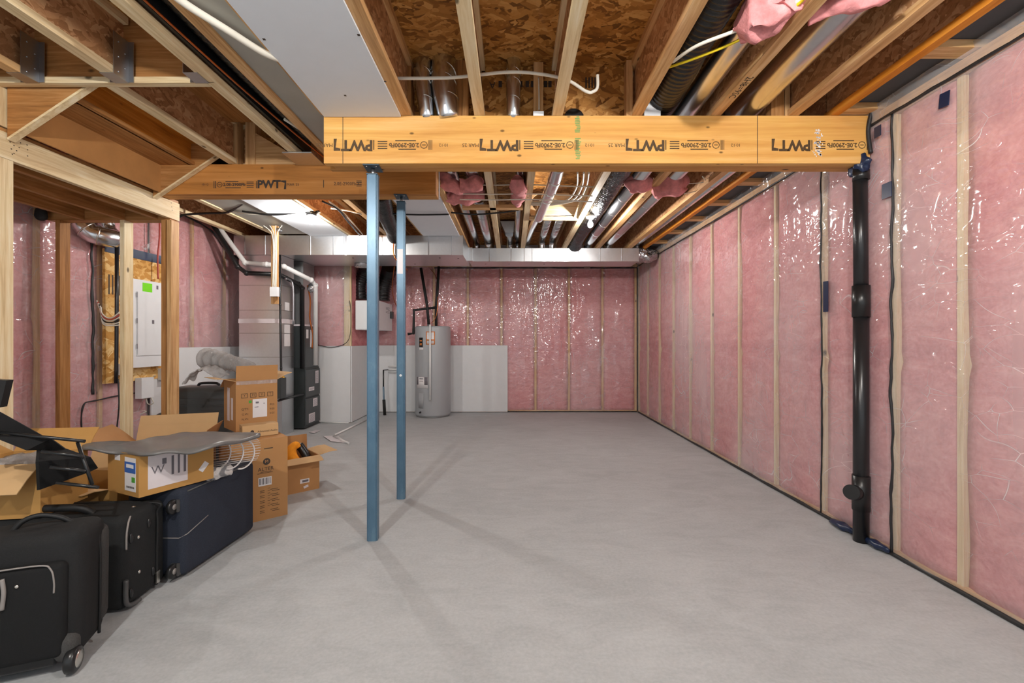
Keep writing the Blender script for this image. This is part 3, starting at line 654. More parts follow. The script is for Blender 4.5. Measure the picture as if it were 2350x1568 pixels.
# blocking over the beam
tag(MB().box(-0.63, -0.215, 2.94, 2.952, Z1t, ZT - 0.001).build('blocking_panel', m_osbv), 'strand board blocking over the beam behind the twin metal elbows', 'blocking panel', 'strand board blocking over the beam')
o = tag(MB().box(-0.195, 0.277, 2.94, 2.952, Z1t, ZT - 0.001).build('blocking_panel', m_osbv), 'strand board blocking over the beam with printed marks behind the single metal pipe', 'blocking panel', 'strand board blocking over the beam')
mb = MB(); rt = Matrix.Rotation(math.pi, 4, 'Y') @ Matrix.Rotation(R(90), 4, 'X')
mb.text('A', 0.06, Matrix.Translation(P(1130, 195, 2.938)) @ rt)
for px in (1148, 1195, 1210, 1222, 1252, 1262): mb.mbox(Matrix.Translation(P(px, 193, 2.938)), 0.022, 0.001, 0.04)
mb.build('print', m_ink, o)
o = tag(MB().box(0.297, 0.776, 2.94, 2.952, Z1t, ZT - 0.001).build('blocking_panel', m_osbv), 'strand board blocking over the green beam mark with printed lines', 'blocking panel', 'strand board blocking over the beam')
mb = MB()
for px in (1345, 1352, 1359, 1366): mb.mbox(Matrix.Translation(P(px, 190, 2.938)), 0.01, 0.001, 0.07)
mb.build('print', m_ink, o)
for (px0, px1, y, l, mm) in ((935, 946, 2.90, 'at the left of the twin metal elbows', m_brown), (1048, 1061, 2.90, 'left one of the pair right of the metal elbows', m_brown), (1062, 1076, 2.90, 'right one of the pair right of the metal elbows', m_brown),
                         (1224, 1246, 2.92, 'behind the white junction box', m_spf), (1435, 1449, 2.90, 'left of the split joist', m_spf), (1764, 1793, 2.90, 'second from the right over the beam', m_brown), (1795, 1806, 2.90, 'rightmost over the beam', m_spf)):
    tag(MB().box(XP(px0, y), XP(px1, y), y - 0.03, y + 0.03, Z1t, ZT - 0.002).build('squash_block', mm['Z']), 'upright wooden block on the beam, ' + l, 'wood block', 'upright blocks on the beams')
for (px0, px1, l) in ((538, 550, 'left one'), (568, 590, 'right one')):
    tag(MB().box(XP(px0, 3.68), XP(px1, 3.68), 3.65, 3.74, Z1t, ZT - 0.002).build('squash_block', m_spf['Z']), 'upright wooden block on the smaller beam beside the stairs, ' + l, 'wood block', 'upright blocks on the beams')
tag(MB().prism([(XP(592, 3.70), 3.66, Z1t + 0.001), (-1.69, 3.66, Z1t + 0.001), (-1.69, 3.66, Z1t + 0.04), (XP(592, 3.7), 3.66, Z1t + 0.26)], (0, 0.02, 0)).build('triangular_block', m_spf['X']), 'triangular plywood piece on the smaller beam below the long joist', 'wood block')
tag(MB().box(-2.2, -1.68, 3.735, 3.745, Z1t, ZT - 0.002).build('blocking_panel', m_osbv), 'strand board blocking above the smaller beam', 'blocking panel')

# ------------------------------------------------------------------ stairs and the partition at the left
t = thing('staircase', 'underside of a wooden staircase rising over the left partition', 'stairs', (-2.5, 3.1, 2.4))
def stringer(y):
    s = 0.28 / 0.42
    a = (-2.84, y, 2.42); L = 0.57
    MB().prism([(-2.84, y, 2.42), (-2.84 + L, y, 2.42 + L * s), (-2.84 + L, y, min(ZT - 0.01, 2.42 + L * s + 0.3)), (-2.84, y, 2.42 + 0.3)], (0, 0.038, 0)).build('stringer', m_brown['X'], t)
    d = Vector((1, 0, s)).normalized()
    MB().bar((-2.84, y + 0.019, 2.415), (-2.84 + L, y + 0.019, 2.415 + L * s), 0.04, 0.012).build('edge_strip', m_pale['X'], t)
stringer(2.56); stringer(3.60)
for i in range(4):
    x = -2.78 + 0.24 * i; z = 2.50 + 0.17 * i
    if z > 2.95: break
    MB().box(x - 0.012, x, 2.60, 3.60, z - (0.045 if i == 0 else 0), z + 0.17).build('riser', (m_ply if i % 2 == 0 else m_orange), t)
    MB().box(x, x + 0.27, 2.60, 3.60, z + 0.17, z + 0.195).build('tread', (m_brown['Y'] if i % 2 == 0 else m_orange), t)
XP_ = -2.85
t = thing('partition_frame', 'bare wooden stud partition below the stairs at the left', 'wall frame', (XP_, 3.2, 0))
MB().box(XP_ - 0.038, XP_, 2.2, 3.90, 2.305, 2.452).build('header', m_pale['Y'], t)
MB().box(XP_ - 0.15, XP_ - 0.112, 2.2, 3.80, 2.30, 2.44).build('header', m_brown['Y'], t)
MB().box(XP_ - 0.42, XP_ - 0.382, 2.2, 3.80, 2.29, 2.44).build('header', m_brown['Y'], t)
MB().box(XP_ - 0.76, XP_ - 0.722, 2.2, 3.80, 2.29, 2.44).build('header', m_brown['Y'], t)
MB().box(XP_ - 1.04, XP_ - 0.01, 3.802, 3.90, 2.29, 2.44).build('header', m_brown['X'], t)
MB().box(XP_ - 1.04, XP_ - 0.01, 2.0, 3.90, 2.455, 2.475).build('deck', m_ply, t)
Yp = 3.80
for (x, m_) in ((XP(127, Yp) + 0.0, m_brown), (XP(275, Yp), m_pale), (XP(370, Yp), m_brown), (XP(370, Yp) + 0.046, m_spf)):
    MB().box(x, x + 0.038, Yp, Yp + 0.089, 0, 2.29).build('stud', m_['Z'], t)
MB().box(XP_ - 0.14, XP_, 2.42, 2.60, 0, 2.303).build('post', m_pale['Z'], t)
MB().box(XP_ - 0.14, XP_, 2.38, 2.60, 2.48, ZT - 0.01).build('upper_post', m_pale['Z'], t)
mb = MB()
for px, py in ((23, 376), (35, 373), (32, 384), (47, 378), (26, 392), (38, 396), (44, 389), (62, 383), (63, 394), (63, 408), (32, 402), (28, 404), (393, 466), (394, 475), (395, 483), (388, 458)):
    py -= 50 if px < 100 else 0
    Y = abs(XP_) * F / (1175 - px); mb.mbox(Matrix.Translation((XP_, Y, ZP(py, Y))), 0.002, 0.006, 0.005)
mb.build('nail_mark', m_ink, t)

# ------------------------------------------------------------------ ducts
def ring(mb, p, d, r, w=0.012):
    p = Vector(p); d = Vector(d).normalized(); mb.tube([p - d * w / 2, p + d * w / 2], r, 24)
ZD, ZDr = 2.433, 2.493
t = thing('trunk_duct', 'large galvanised rectangular trunk duct hanging below the far left joists', 'duct', (-2.2, 6.5, ZD))
MB().box(-3.72, -0.655, 6.08, 6.98, ZD, ZJ - 0.003).build('duct_body', m_galv, t)
for px in (561, 608, 712, 765, 790, 824, 877, 983, 1037): x = XP(px, 6.08); MB().box(x - 0.005, x + 0.005, 6.072, 6.082, ZD, ZJ - 0.004).build('seam', m_pipe, t)
MB().box(XP(792, 6.08), XP(797, 6.08), 6.066, 6.082, ZD - 0.01, ZJ - 0.004).build('seam', m_pipe, t)
MB().box(XP(1037, 6.08), -0.653, 6.07, 6.081, ZD - 0.006, ZJ - 0.004).build('end_collar', m_galv, t)
mb = MB()
for x, y in ((-2.2, 6.3), (-1.0, 6.3), (-1.45, 6.8), (-0.75, 6.35)): mb.ball((x, y, ZD), 0.014, 8, (1, 1, 0.4))
mb.build('screw', m_black, t)
t = thing('trunk_duct', 'smaller galvanised rectangular trunk duct reaching the right wall', 'duct', (0.6, 7.15, ZDr))
MB().box(-0.652, 1.93, 6.92, 7.40, ZDr, ZJ - 0.003).build('duct_body', m_galv, t)
for px in (1073, 1123, 1173, 1203, 1221, 1270, 1292, 1328, 1377, 1427): x = XP(px, 6.92); MB().box(x - 0.004, x + 0.004, 6.912, 6.922, ZDr, ZJ - 0.004).build('seam', m_pipe, t)
MB().box(-0.66, -0.60, 6.86, 6.921, ZDr + 0.0, ZJ - 0.004).build('transition_collar', m_galv, t)
mb = MB()
for px in (1115, 1168, 1248, 1459): mb.ball((XP(px, 7.2), 7.15, ZDr), 0.013, 8, (1, 1, 0.4))
mb.build('screw', m_black, t)
def lumpy(fn, c, r, sc, n=26, amp=0.15, f=7):
    mb = MB().ball((0, 0, 0), 1, n, (1, 1, 1)); out = []
    for v in mb.v:
        k = 1 + amp * noise.noise(Vector((v.x * sc[0], v.y * sc[1], v.z * sc[2])) * r * f + Vector(c))
        out.append(Vector((v.x * r * sc[0] * k, v.y * r * sc[1] * k, v.z * r * sc[2] * k)) + Vector(c))
    mb.v = out; return mb
mb = lumpy(None, (2.05, 7.05, 2.60), 0.17, (1.25, 0.9, 0.7), 32, 0.3, 9)
tag(mb.build('wrapped_duct_elbow', m_foil), 'duct end wrapped in crinkled foil insulation at the right wall', 'duct wrap')
tag(MB().box(XP(1341, 8.1), XP(1355, 8.1), 8.12, 8.2, ZP(617, 8.15), ZP(605, 8.15)).build('pipe_clamp', m_pipe), 'small metal box under the duct at the top of the back wall', 'metal box')

def pipe(name, pts, r, mat, label, cat='pipe', group=None, n=20, rings=(), smooth=6, parent=None):
    pp = cr(pts, smooth) if smooth > 1 else [Vector(p) for p in pts]
    if not rings:
        o = MB().tube(pp, r, n).build(name, mat); return tag(o, label, cat, group)
    t = thing(name, label, cat, tuple(pp[0]), group=group)
    MB().tube(pp, r, n).build('pipe_body', mat, t)
    for i in rings:
        k = int(i * (len(pp) - 1)); k = min(max(k, 0), len(pp) - 2)
        mb = MB(); ring(mb, pp[k], pp[k + 1] - pp[k], r * 1.06, r * 0.25); mb.build('joint_band', m_silver if mat == m_pipe else mat, t)
    return t
def flex(name, pts, r, mat, label, pitch=0.03, amp=0.05, cat='flexible duct'):
    pp = cr(pts, 60); L = 0; ps = [pp[0]]; rs = [r]
    res = []
    step = pitch / 4
    acc = 0; cur = pp[0]; res.append(cur)
    for q in pp[1:]:
        while (q - cur).length >= step:
            cur = cur + (q - cur).normalized() * step; res.append(cur)
    rs = [r * (1 + amp * math.sin(i * math.pi / 2) + 0.05 * noise.noise(p * 6)) for i, p in enumerate(res)]
    return tag(MB().tube(res, rs, 24).build(name, mat), label, cat)
GP = 'round metal ducts in the far joist bays'
def bay_pipe(x, y0, ytop, z, r, label):
    pts = [(x, y0, z), (x, ytop - 0.15, z), (x, ytop - 0.03, z - 0.01), (x, ytop + 0.02, z - 0.07), (x, ytop + 0.03, ZJ - 0.002)]
    t = thing('round_duct', label, 'duct', (x, ytop, ZJ), group=GP)
    MB().tube([Vector(pts[0])] + cr(pts[1:], 6), r, 20).build('pipe_body', m_pipe, t)
    mb = MB(); ring(mb, (x, ytop + 0.03, ZJ + 0.006), (0, 0, 1), r * 1.15, 0.02); mb.build('collar', m_silver, t)
    mb = MB()
    for k in range(1, 6):
        y = y0 + (ytop - 0.2 - y0) * k / 6; ring(mb, (x, y, z), (0, 1, 0), r * 1.04, 0.012)
    mb.build('joint_band', m_pipe, t)
bay_pipe(-0.56, 3.1, 7.12, 2.85, 0.055, 'thin round metal duct leftmost, along the orange edge joist')
bay_pipe(-0.355, 3.1, 7.02, 2.84, 0.075, 'round metal duct second from left behind the pink wraps')
bay_pipe(0.085, 3.1, 7.10, 2.85, 0.05, 'thin round metal duct next to the joist at the centre')
bay_pipe(1.17, 3.7, 7.02, 2.79, 0.065, 'round metal duct right beside the shiny flexible duct')
bay_pipe(1.48, 3.1, 7.02, 2.80, 0.075, 'round metal duct under the larger pink wrap on the right')
bay_pipe(1.92, 3.1, 7.02, 2.80, 0.06, 'round metal duct nearest the right wall')
for x, l in ((0.46, 'left one'), (0.62, 'right one')): bay_pipe(x, 5.7, 7.02, 2.85, 0.052, 'short round metal duct below the plywood box, ' + l)
pipe('round_duct', [(0.33, 5.3, 2.82), (0.25, 6.3, 2.82), (0.22, 7.0, 2.80)], 0.055, m_pipe, 'slanted metal duct beside the joist at the centre', 'duct', GP)
# boot over the duct
t = thing('duct_boot', 'metal duct boot with flared square mouth dropping into the far duct', 'duct', (-0.03, 7.0, ZJ))
a = [(-0.17, 6.6, ZT - 0.03), (0.04, 6.6, ZT - 0.03), (0.02, 6.62, 2.86), (-0.10, 6.62, 2.86)]
MB().prism(a, (0, 0.24, 0)).build('flared_mouth', m_galv, t)
MB().tube(cr([(-0.04, 6.75, 2.87), (-0.03, 6.95, 2.80), (-0.03, 7.02, ZJ)], 6), 0.06, 20).build('pipe_body', m_pipe, t)
mb = MB(); ring(mb, (-0.03, 7.02, ZJ + 0.01), (0, 0, 1), 0.07, 0.02); mb.build('collar', m_silver, t)
# pipe through the plywood box
pipe('round_duct', [P(1282, 380, 3.75), P(1270, 420, 4.1), P(1248, 470, 4.85), P(1236, 500, 5.3)], 0.058, m_pipe, 'round metal duct passing through the plywood box', 'duct', GP, rings=(0.3, 0.45, 0.6))
t = thing('plywood_box', 'pale plywood box with a round hole between the far joists', 'box', (0.48, 4.9, ZJ))
bx = MB().box(0.20, 0.765, 4.86, 4.878, ZJ + 0.10, ZT - 0.04); 
MB().box(0.20, 0.765, 5.30, 5.338, ZJ - 0.002, ZJ + 0.036).build('crosspiece', m_pale['X'], t)
MB().prism([(0.72, 4.5, ZJ + 0.1), (0.765, 4.5, ZJ + 0.1), (0.765, 4.5, ZJ + 0.12), (0.72, 4.5, ZJ + 0.12)], (0, 0.8, -0.08)).build('side_rail', m_pale['Y'], t)
segs = 20; cxh, czh, rh = 0.33, ZJ + 0.19, 0.10
poly_o = []
mbp = MB()
outer = [(0.20, ZJ + 0.04), (0.765, ZJ + 0.04), (0.765, ZT - 0.06), (0.20, ZT - 0.06)]
vs = []; 
for k in range(segs):
    a = 2 * math.pi * k / segs; ix, iz = cxh + rh * math.cos(a), czh + rh * math.sin(a)
    dx, dz = math.cos(a), math.sin(a); tmax = min([v for v in (((0.765 - cxh) / dx) if dx > 1e-6 else (0.20 - cxh) / dx if dx < -1e-6 else 9, ((ZT - 0.06 - czh) / dz) if dz > 1e-6 else (ZJ + 0.04 - czh) / dz if dz < -1e-6 else 9)])
    vs += [(ix, 5.28, iz), (cxh + dx * tmax, 5.28, czh + dz * tmax)]
mbp.add(vs, [(2 * k, 2 * k + 1, (2 * k + 3) % (2 * segs), (2 * k + 2) % (2 * segs)) for k in range(segs)])
mbp.build('plywood_face', m_pale['X'], t, solid=0.015)
# flexible ducts
flex('flexible_duct', [(0.935, -1.0, 2.86), (0.93, 1.9, 2.85), (0.95, 2.6, 2.83), (0.965, 2.93, 2.83), (0.96, 3.6, 2.84)], 0.105, m_flex, 'glossy black flexible duct in front of the beam with cables over it', 0.035, 0.035)
flex('flexible_duct', [(0.96, 3.62, 2.84), (0.96, 4.6, 2.81), (0.955, 5.4, 2.80), (0.955, 6.6, 2.80), (0.96, 7.05, 2.72)], 0.105, m_flexs, 'shiny wrinkled dark flexible duct beside the right bulb', 0.04, 0.045)
GN = 'round metal ducts in front of the beam'
pipe('round_duct', [(1.16, -1.0, 2.84), (1.16, 2.0, 2.83), (1.165, 3.6, 2.80)], 0.068, m_pipe, 'shiny metal duct between the black flexible duct and the handwritten joist', 'duct', GN)
pipe('round_duct', [(1.53, -1.0, 2.83), (1.53, 2.0, 2.82), (1.53, 3.08, 2.80)], 0.09, m_pipe, 'wide shiny metal duct right of the handwritten joist', 'duct', GN)
# elbows over the beam
GE = 'metal duct elbows over the beam'
def elbow(px, w, label, lean=0):
    r = w / 2 * 2.90 / F; x = XP(px, 2.87)
    t = thing('duct_elbow', label, 'duct', (x, 2.87, Z1t), group=GE)
    pts = [(x + lean, 2.90, Z1t + 0.001), (x + lean * 0.5, 2.875, 2.80), (x, 2.865, 2.90), (x, 2.87, 2.98), (x, 2.885, ZT - 0.002)]
    rr = [r * k for k in (0.9, 0.97, 1.03, 1.03, 0.95)]
    pc = cr(pts, 4); rs = [r * (0.92 + 0.1 * min(1, i / 5)) for i in range(len(pc))]
    MB().tube(pc, rs, 24).build('pipe_body', m_pipe, t)
    for f_ in (0.3, 0.5, 0.72):
        k = int(f_ * (len(pc) - 1)); mb = MB(); ring(mb, pc[k], pc[k + 1] - pc[k] + Vector((0.004, 0.01, 0)), rs[k] * 1.05, 0.012); mb.build('gore_band', m_silver, t)
elbow(972, 36, 'left narrower metal elbow of the twin over the beam', 0.02)
elbow(1019, 56, 'right wider metal elbow of the twin over the beam', 0.03)
elbow(1178, 33, 'single metal duct standing over the beam left of the white junction box')
tag(lumpy(None, (XP(1316, 2.9), 2.905, 2.705), 0.06, (1, 0.4, 0.9), 20, 0.2, 20).build('black_tarp_bundle', m_rubber), 'small dark rubber bundle on the beam above the green mark', 'bundle')
tag(MB().box(XP(1224, 2.86), XP(1248, 2.86), 2.862, 2.885, Z1t + 0.001, Z1t + 0.03).build('junction_box', m_white), 'small white junction box lying on the beam', 'junction box')
pipe('wire', [P(1237, 252, 2.88), P(1237, 215, 2.88), P(1236, 178, 2.88)], 0.004, m_cablew, 'white wire rising from the junction box on the beam', 'wire')
tag(MB().box(XP(1475, 2.9), XP(1512, 2.9), 2.865, 2.9, Z1t + 0.001, Z1t + 0.085).build('white_connector', m_white), 'small white box beside the black flexible duct on the beam', 'plastic box')
# pex and cables near camera
pipe('water_pipe', [(XP(905, 2.62), 2.62, 2.79), (XP(1040, 2.62), 2.62, 2.795), (XP(1180, 2.62), 2.60, 2.815), (XP(1290, 2.62), 2.62, 2.79), (XP(1345, 2.62), 2.62, 2.715), (XP(1362, 2.62), 2.62, 2.715), (XP(1371, 2.62), 2.62, 2.74), (XP(1371, 2.62), 2.62, 2.81)], 0.009, m_pex, 'white flexible water pipe crossing the bays and bending up', 'pipe', smooth=10)
pipe('water_pipe', [UN(375, -30, 2.68), UN(430, 12, 2.675), UN(520, 68, 2.675), UN(600, 118, 2.68), UN(640, 135, 2.70)], 0.016, m_pex, 'thick cream water pipe crossing the grey metal pan at the top left', 'pipe', smooth=10)
pipe('cable', [UN(1544, 142, 2.715), UN(1600, 105, 2.69), UN(1700, 66, 2.68), UN(1790, 25, 2.68), UN(1860, -15, 2.68)], 0.008, m_cablew, 'thick white cable crossing the black flexible duct', 'cable', smooth=10)
pipe('cable', [UN(1533, 155, 2.72), UN(1600, 132, 2.69), UN(1700, 90, 2.675), UN(1820, 18, 2.67), UN(1850, -10, 2.67)], 0.0065, m_cabley, 'yellow cable crossing the black flexible duct', 'cable', smooth=10)
mb = lumpy(None, (0, 0, 0), 1, (1, 1, 1), 10)
def wool(pts, r, label, mat=None, f=16, amp=0.5):
    c = sum((Vector(p) for p in pts), Vector()) / len(pts)
    pp = cr(pts, 10); rs = []
    mb = MB().tube(pp, [r * (0.75 + 0.25 * math.sin(math.pi * i / (len(pp) - 1))) for i in range(len(pp))], 22)
    mb.v = [v + Vector((noise.noise(v * f), noise.noise(v * f + Vector((9, 0, 0))), noise.noise(v * f + Vector((0, 9, 0))))) * r * amp for v in mb.v]
    return tag(mb.build('insulation_scrap', mat or m_pinkred, ), label, 'insulation', 'loose pink insulation pieces in the ceiling')
wool([UN(1712, 70, 2.71), UN(1735, 45, 2.70), UN(1770, 15, 2.71), UN(1820, -25, 2.72)], 0.085, 'torn pink insulation tuft hanging beside the black flexible duct')
wool([UN(1860, 35, 2.735), UN(1930, 12, 2.73), UN(2010, -5, 2.73), UN(2100, -40, 2.73)], 0.04, 'long strip of pink insulation at the top edge right of the torn tuft')
for pts, r, l in (([P(1010, 405, 4.2), P(1035, 425, 4.2), P(1060, 432, 4.25)], 0.055, 'pink insulation wad leftmost beside the orange edge joist'), ([P(1055, 425, 4.1), P(1085, 425, 4.1), P(1106, 422, 4.1)], 0.055, 'pink insulation wad wrapped on the second pipe'),
                  ([P(1025, 448, 4.6), P(1065, 452, 4.6), P(1112, 450, 4.6)], 0.06, 'wide pink insulation wad below the two leftmost ones'), ([P(1188, 408, 4.1), P(1190, 430, 4.2), P(1189, 462, 4.7)], 0.055, 'pink insulation wad on the pipe near the photo centre'),
                  ([P(1445, 430, 4.25), P(1465, 422, 4.2), P(1490, 420, 4.2)], 0.075, 'smaller pink insulation wrap beside the shiny flexible duct'), ([P(1500, 435, 4.25), P(1535, 425, 4.2), P(1570, 430, 4.2)], 0.085, 'larger pink insulation wrap around the right metal duct')):
    wool(pts, r * 1.25, l, f=11, amp=0.5)

# left bays near camera
flex('wrapped_duct', [(-1.505, -1.0, 2.86), (-1.505, 1.5, 2.84), (-1.505, 2.6, 2.83), (-1.50, 3.4, 2.83)], 0.07, m_flex, 'glossy black wrapped duct between the joists at the top left', 0.05, 0.03)
tag(MB().box(-1.609, -1.59, -1.0, 3.6, 2.74, 2.99).build('duct_liner', m_black), 'flat black liner along the long joist at the top left', 'liner')
pipe('copper_line', [(-1.56, -1.0, 2.715), (-1.55, 1.9, 2.715), (-1.52, 2.9, 2.715), (-1.46, 3.6, 2.71)], 0.006, m_copper, 'thin copper line under the black wrapped duct', 'pipe')
pipe('cable', [(-1.50, 3.0, 2.74), (-1.38, 3.35, 2.73), (-1.22, 3.5, 2.72)], 0.009, m_cablew, 'white cable end near the left end of the marked beam', 'cable')
tag(MB().box(-1.365, -1.2, -1.0, 3.6, ZJ + 0.01, ZJ + 0.014).build('metal_pan', m_pan), 'grey sheet metal pan between joists left of the white ceiling board', 'metal pan', 'sheet metal pans')
tag(MB().box(-3.12, -2.72, 3.8, 6.06, ZJ + 0.01, ZJ + 0.014).build('metal_pan', m_pan), 'grey sheet metal pan beyond the left beam beside the left bulb', 'metal pan', 'sheet metal pans')
tag(MB().box(XP(690, 3.7), XP(752, 3.7), 3.40, 3.64, ZJ - 0.012, ZJ - 0.004).build('metal_pan_end', m_galv), 'small bent metal strip where the long joist meets the left beam', 'metal strip')
flex('flexible_duct', [P(872, 440, 4.3), P(885, 490, 5.0), P(900, 525, 5.7), P(905, 545, 6.05)], 0.09, m_flex, 'black flexible duct in the far ceiling between the posts', 0.04, 0.04)

# cables in the far ceiling
GC = 'cables in the far ceiling'
Zc = ZJ - 0.016
def cab(pts, r, mat, label, n=8): return pipe('cable', pts, r, mat, label, 'cable', GC, n=n, smooth=8)
cab([P(402, 508, 5.0), P(420, 494, 5.0), P(470, 490, 5.02), P(520, 488, 5.0), P(545, 475, 4.85), P(556, 468, 4.75)], 0.012, m_cable, 'thick black cable sagging from the partition corner')
cab([P(556, 485, 4.95), P(620, 493, 5.0), P(680, 489, 5.0), P(733, 485, 5.0)], 0.010, m_cable, 'black cable along the joists to the left bulb box')
cab([P(515, 480, 5.0), P(560, 490, 5.0), P(610, 492, 5.02), P(680, 491, 5.02), P(735, 488, 5.02)], 0.006, m_cablew, 'white cable beside the black one to the left bulb box')
cab([P(760, 478, 5.0), P(800, 484, 5.0), P(830, 492, 5.02)], 0.008, m_cablew, 'white cable right of the left bulb box')
cab([P(740, 462, 4.4), P(775, 480, 4.7), P(800, 510, 5.2), P(826, 540, 5.9)], 0.010, m_cable, 'black cable running away along the joist right of the left bulb')
cab([P(755, 462, 4.4), P(790, 490, 4.9), P(832, 538, 5.9)], 0.007, m_cablew, 'white cable running away right of the left bulb')
cab([P(870, 490, 4.9), P(960, 493, 4.95), P(1030, 492, 4.95)], 0.009, m_cable, 'black cable under the narrow far white board')
cab([P(1035, 488, 4.95), P(1090, 492, 4.98), P(1150, 488, 5.0), P(1190, 482, 5.0)], 0.009, m_cable, 'black cable crossing below the round ducts')
for k, (y, l) in enumerate(((424, 'highest'), (445, 'second'), (458, 'third'))):
    cab([P(1055, y, 4.3), P(1130, y + 1, 4.3), P(1210, y, 4.3), P(1300, y + 3, 4.3), P(1360, y + 5, 4.3)], 0.006, m_cablew, 'thin white cable crossing the far joists, %s of three' % l)
for k, (dx, l) in enumerate(((0, 'outer'), (10, 'middle'), (22, 'inner'))):
    cab([P(1352 - dx * 1.2, 395, 3.9), P(1345 - dx, 430, 4.35), P(1325 - dx, 458, 4.7), P(1270, 470 - dx * 0.3, 4.75), P(1215, 470 - dx * 0.3, 4.75)], 0.008, m_cablew, 'bundled cream cable curving above the plywood box, %s one' % l)
cab([P(1440, 425, 4.3), P(1400, 432, 4.35), P(1360, 428, 4.3)], 0.005, m_cablew, 'thin cable across the shiny flexible duct')
cab([P(1572, 422, 4.2), P(1620, 418, 4.2), P(1650, 405, 4.1)], 0.004, m_cablew, 'thin wire right of the larger pink wrap')
cab([P(1570, 445, 4.4), P(1625, 430, 4.3), P(1612, 405, 4.1)], 0.004, m_cablew, 'loose looped wire at the joist right of the pink wraps')
cab([P(890, 540, 6.0), P(903, 552, 6.03), P(903, 580, 6.03), P(912, 600, 6.05), P(935, 620, 6.3)], 0.010, m_copper, 'brown cable bundle hanging over the large duct between the posts')
cab([P(897, 540, 6.0), P(908, 556, 6.02), P(908, 582, 6.02), P(918, 605, 6.05)], 0.008, m_cable, 'black cable hanging over the large duct between the posts')
for i, (x, l) in enumerate(((1.28, 'above'),)): pass
o = tag(MB().box(XP(1062, 4.9), XP(1200, 4.9), 4.84, 4.93, ZJ - 0.0, ZJ + 0.036).build('strapping', m_spf['X']), 'flat wooden strap crossing below the pink wraps', 'wood strap')

# lit bulbs
def bulb(x, y, label, box=False, mat=None):
    zc = ZJ - 0.003
    t = thing('ceiling_bulb', label, 'light bulb', (x, y, zc), group='bare lit bulbs on the joists')
    if box: MB().lathe([(0.0, zc - 0.0), (0.055, zc), (0.055, zc - 0.035), (0.0, zc - 0.035)], (x, y, 0), 12).build('junction_box', m_black, t)
    else: MB().lathe([(0.0, zc), (0.055, zc), (0.05, zc - 0.018), (0.03, zc - 0.03), (0, zc - 0.03)], (x, y, 0), 20).build('lamp_holder', m_white, t)
    MB().lathe([(0.0, zc - 0.03), (0.017, zc - 0.032), (0.016, zc - 0.055), (0.0, zc - 0.056)], (x, y, 0), 14).build('socket', m_white, t)
    MB().lathe([(0.013, zc - 0.05), (0.018, zc - 0.065), (0.029, zc - 0.085), (0.031, zc - 0.10), (0.024, zc - 0.12), (0.012, zc - 0.129), (0.0, zc - 0.131)], (x, y, 0), 14).build('glass_bulb', mat or m_emit, t)
bulb(-2.205, 5.0, 'lit bare bulb on the white board at the far left ceiling', True)
bulb(0.885, 5.14, 'lit bare bulb in a white holder beside the shiny flexible duct')
bulb(0.95, 0.55, 'lit bare bulb above and to the right of the camera', mat=m_emit2)
bulb(-1.25, 0.25, 'lit bare bulb above and to the left of the camera', mat=m_emit2)

# ------------------------------------------------------------------ right wall drain pipe and tapes
PX, PY = 2.225, 2.90
t = thing('drain_pipe', 'black plastic drain pipe running from floor to beam on the right wall', 'pipe', (PX, PY, 0))
MB().tube([(PX, PY, 0.0), (PX, PY, 1.5)], 0.043, 28).build('lower_pipe', m_abs, t)
MB().tube([(PX, PY, 1.5), (PX - 0.006, PY, 2.39)], 0.040, 28).build('upper_pipe', m_abs, t)
MB().tube([(PX, PY, 1.43), (PX, PY, 1.63)], 0.049, 28).build('coupling', m_black, t)
MB().tube([(PX, PY, 0.20), (PX, PY, 0.42)], 0.049, 28).build('cleanout_tee', m_black, t)
MB().tube([(PX - 0.03, PY - 0.0, 0.31), (PX - 0.10, PY - 0.05, 0.33)], 0.046, 28).build('cleanout_plug', m_black, t)
MB().tube([(PX, PY, 2.30), (PX, PY, 2.36)], 0.046, 28).build('upper_coupling', m_black, t)
GT = 'navy tape patches on the plastic sheet'
def tape(px, py, w, h, label, rotx=0.0, x=None, bend=0):
    Y = (x or XR - 0.014) * F / (px - 1175); X = (x or XR - 0.014)
    m = Matrix.Translation((X, Y, ZP(py, Y))) @ Matrix.Rotation(rotx, 4, 'X')
    return tag(MB().mbox(m, 0.004, w, h).build('tape_patch', m_tapeblue), label, 'tape', GT)
tape(2167, 229, 0.055, 0.075, 'square navy tape patch high on the near right wall', 0.1)
tape(1895, 681, 0.05, 0.22, 'long navy tape patch beside the far sealant line')
tape(2035, 437, 0.07, 0.09, 'dark tape patch beside the near sealant line')
tape(2014, 302, 0.05, 0.065, 'navy tape patch at the upper end of the marked beam', x=2.235)
mb = lumpy(None, (2.215, 2.90, 2.40), 0.06, (0.7, 1.1, 1.1), 24, 0.6, 30); tag(mb.build('tape_bundle', m_tapeblue), 'crumpled navy tape where beam and drain pipe meet', 'tape', GT)
mb = lumpy(None, (2.235, 3.08, 0.025), 0.11, (0.35, 1.0, 0.22), 24, 0.4, 30); tag(mb.build('tape_bundle', m_tapeblue), 'crumpled navy tape on the floor beyond the drain pipe', 'tape', GT)
mb = lumpy(None, (2.24, 2.80, 0.025), 0.09, (0.35, 1.1, 0.25), 24, 0.4, 30); tag(mb.build('tape_bundle', m_tapeblue), 'crumpled navy tape on the floor before the drain pipe', 'tape', GT)
pipe('sealant_line', [(2.248, 2.84, 2.72), (2.235, 2.855, 2.6), (2.24, 2.84, 2.45)], 0.012, m_seal, 'short black sealant bead around the end of the marked beam', 'sealant line', G)

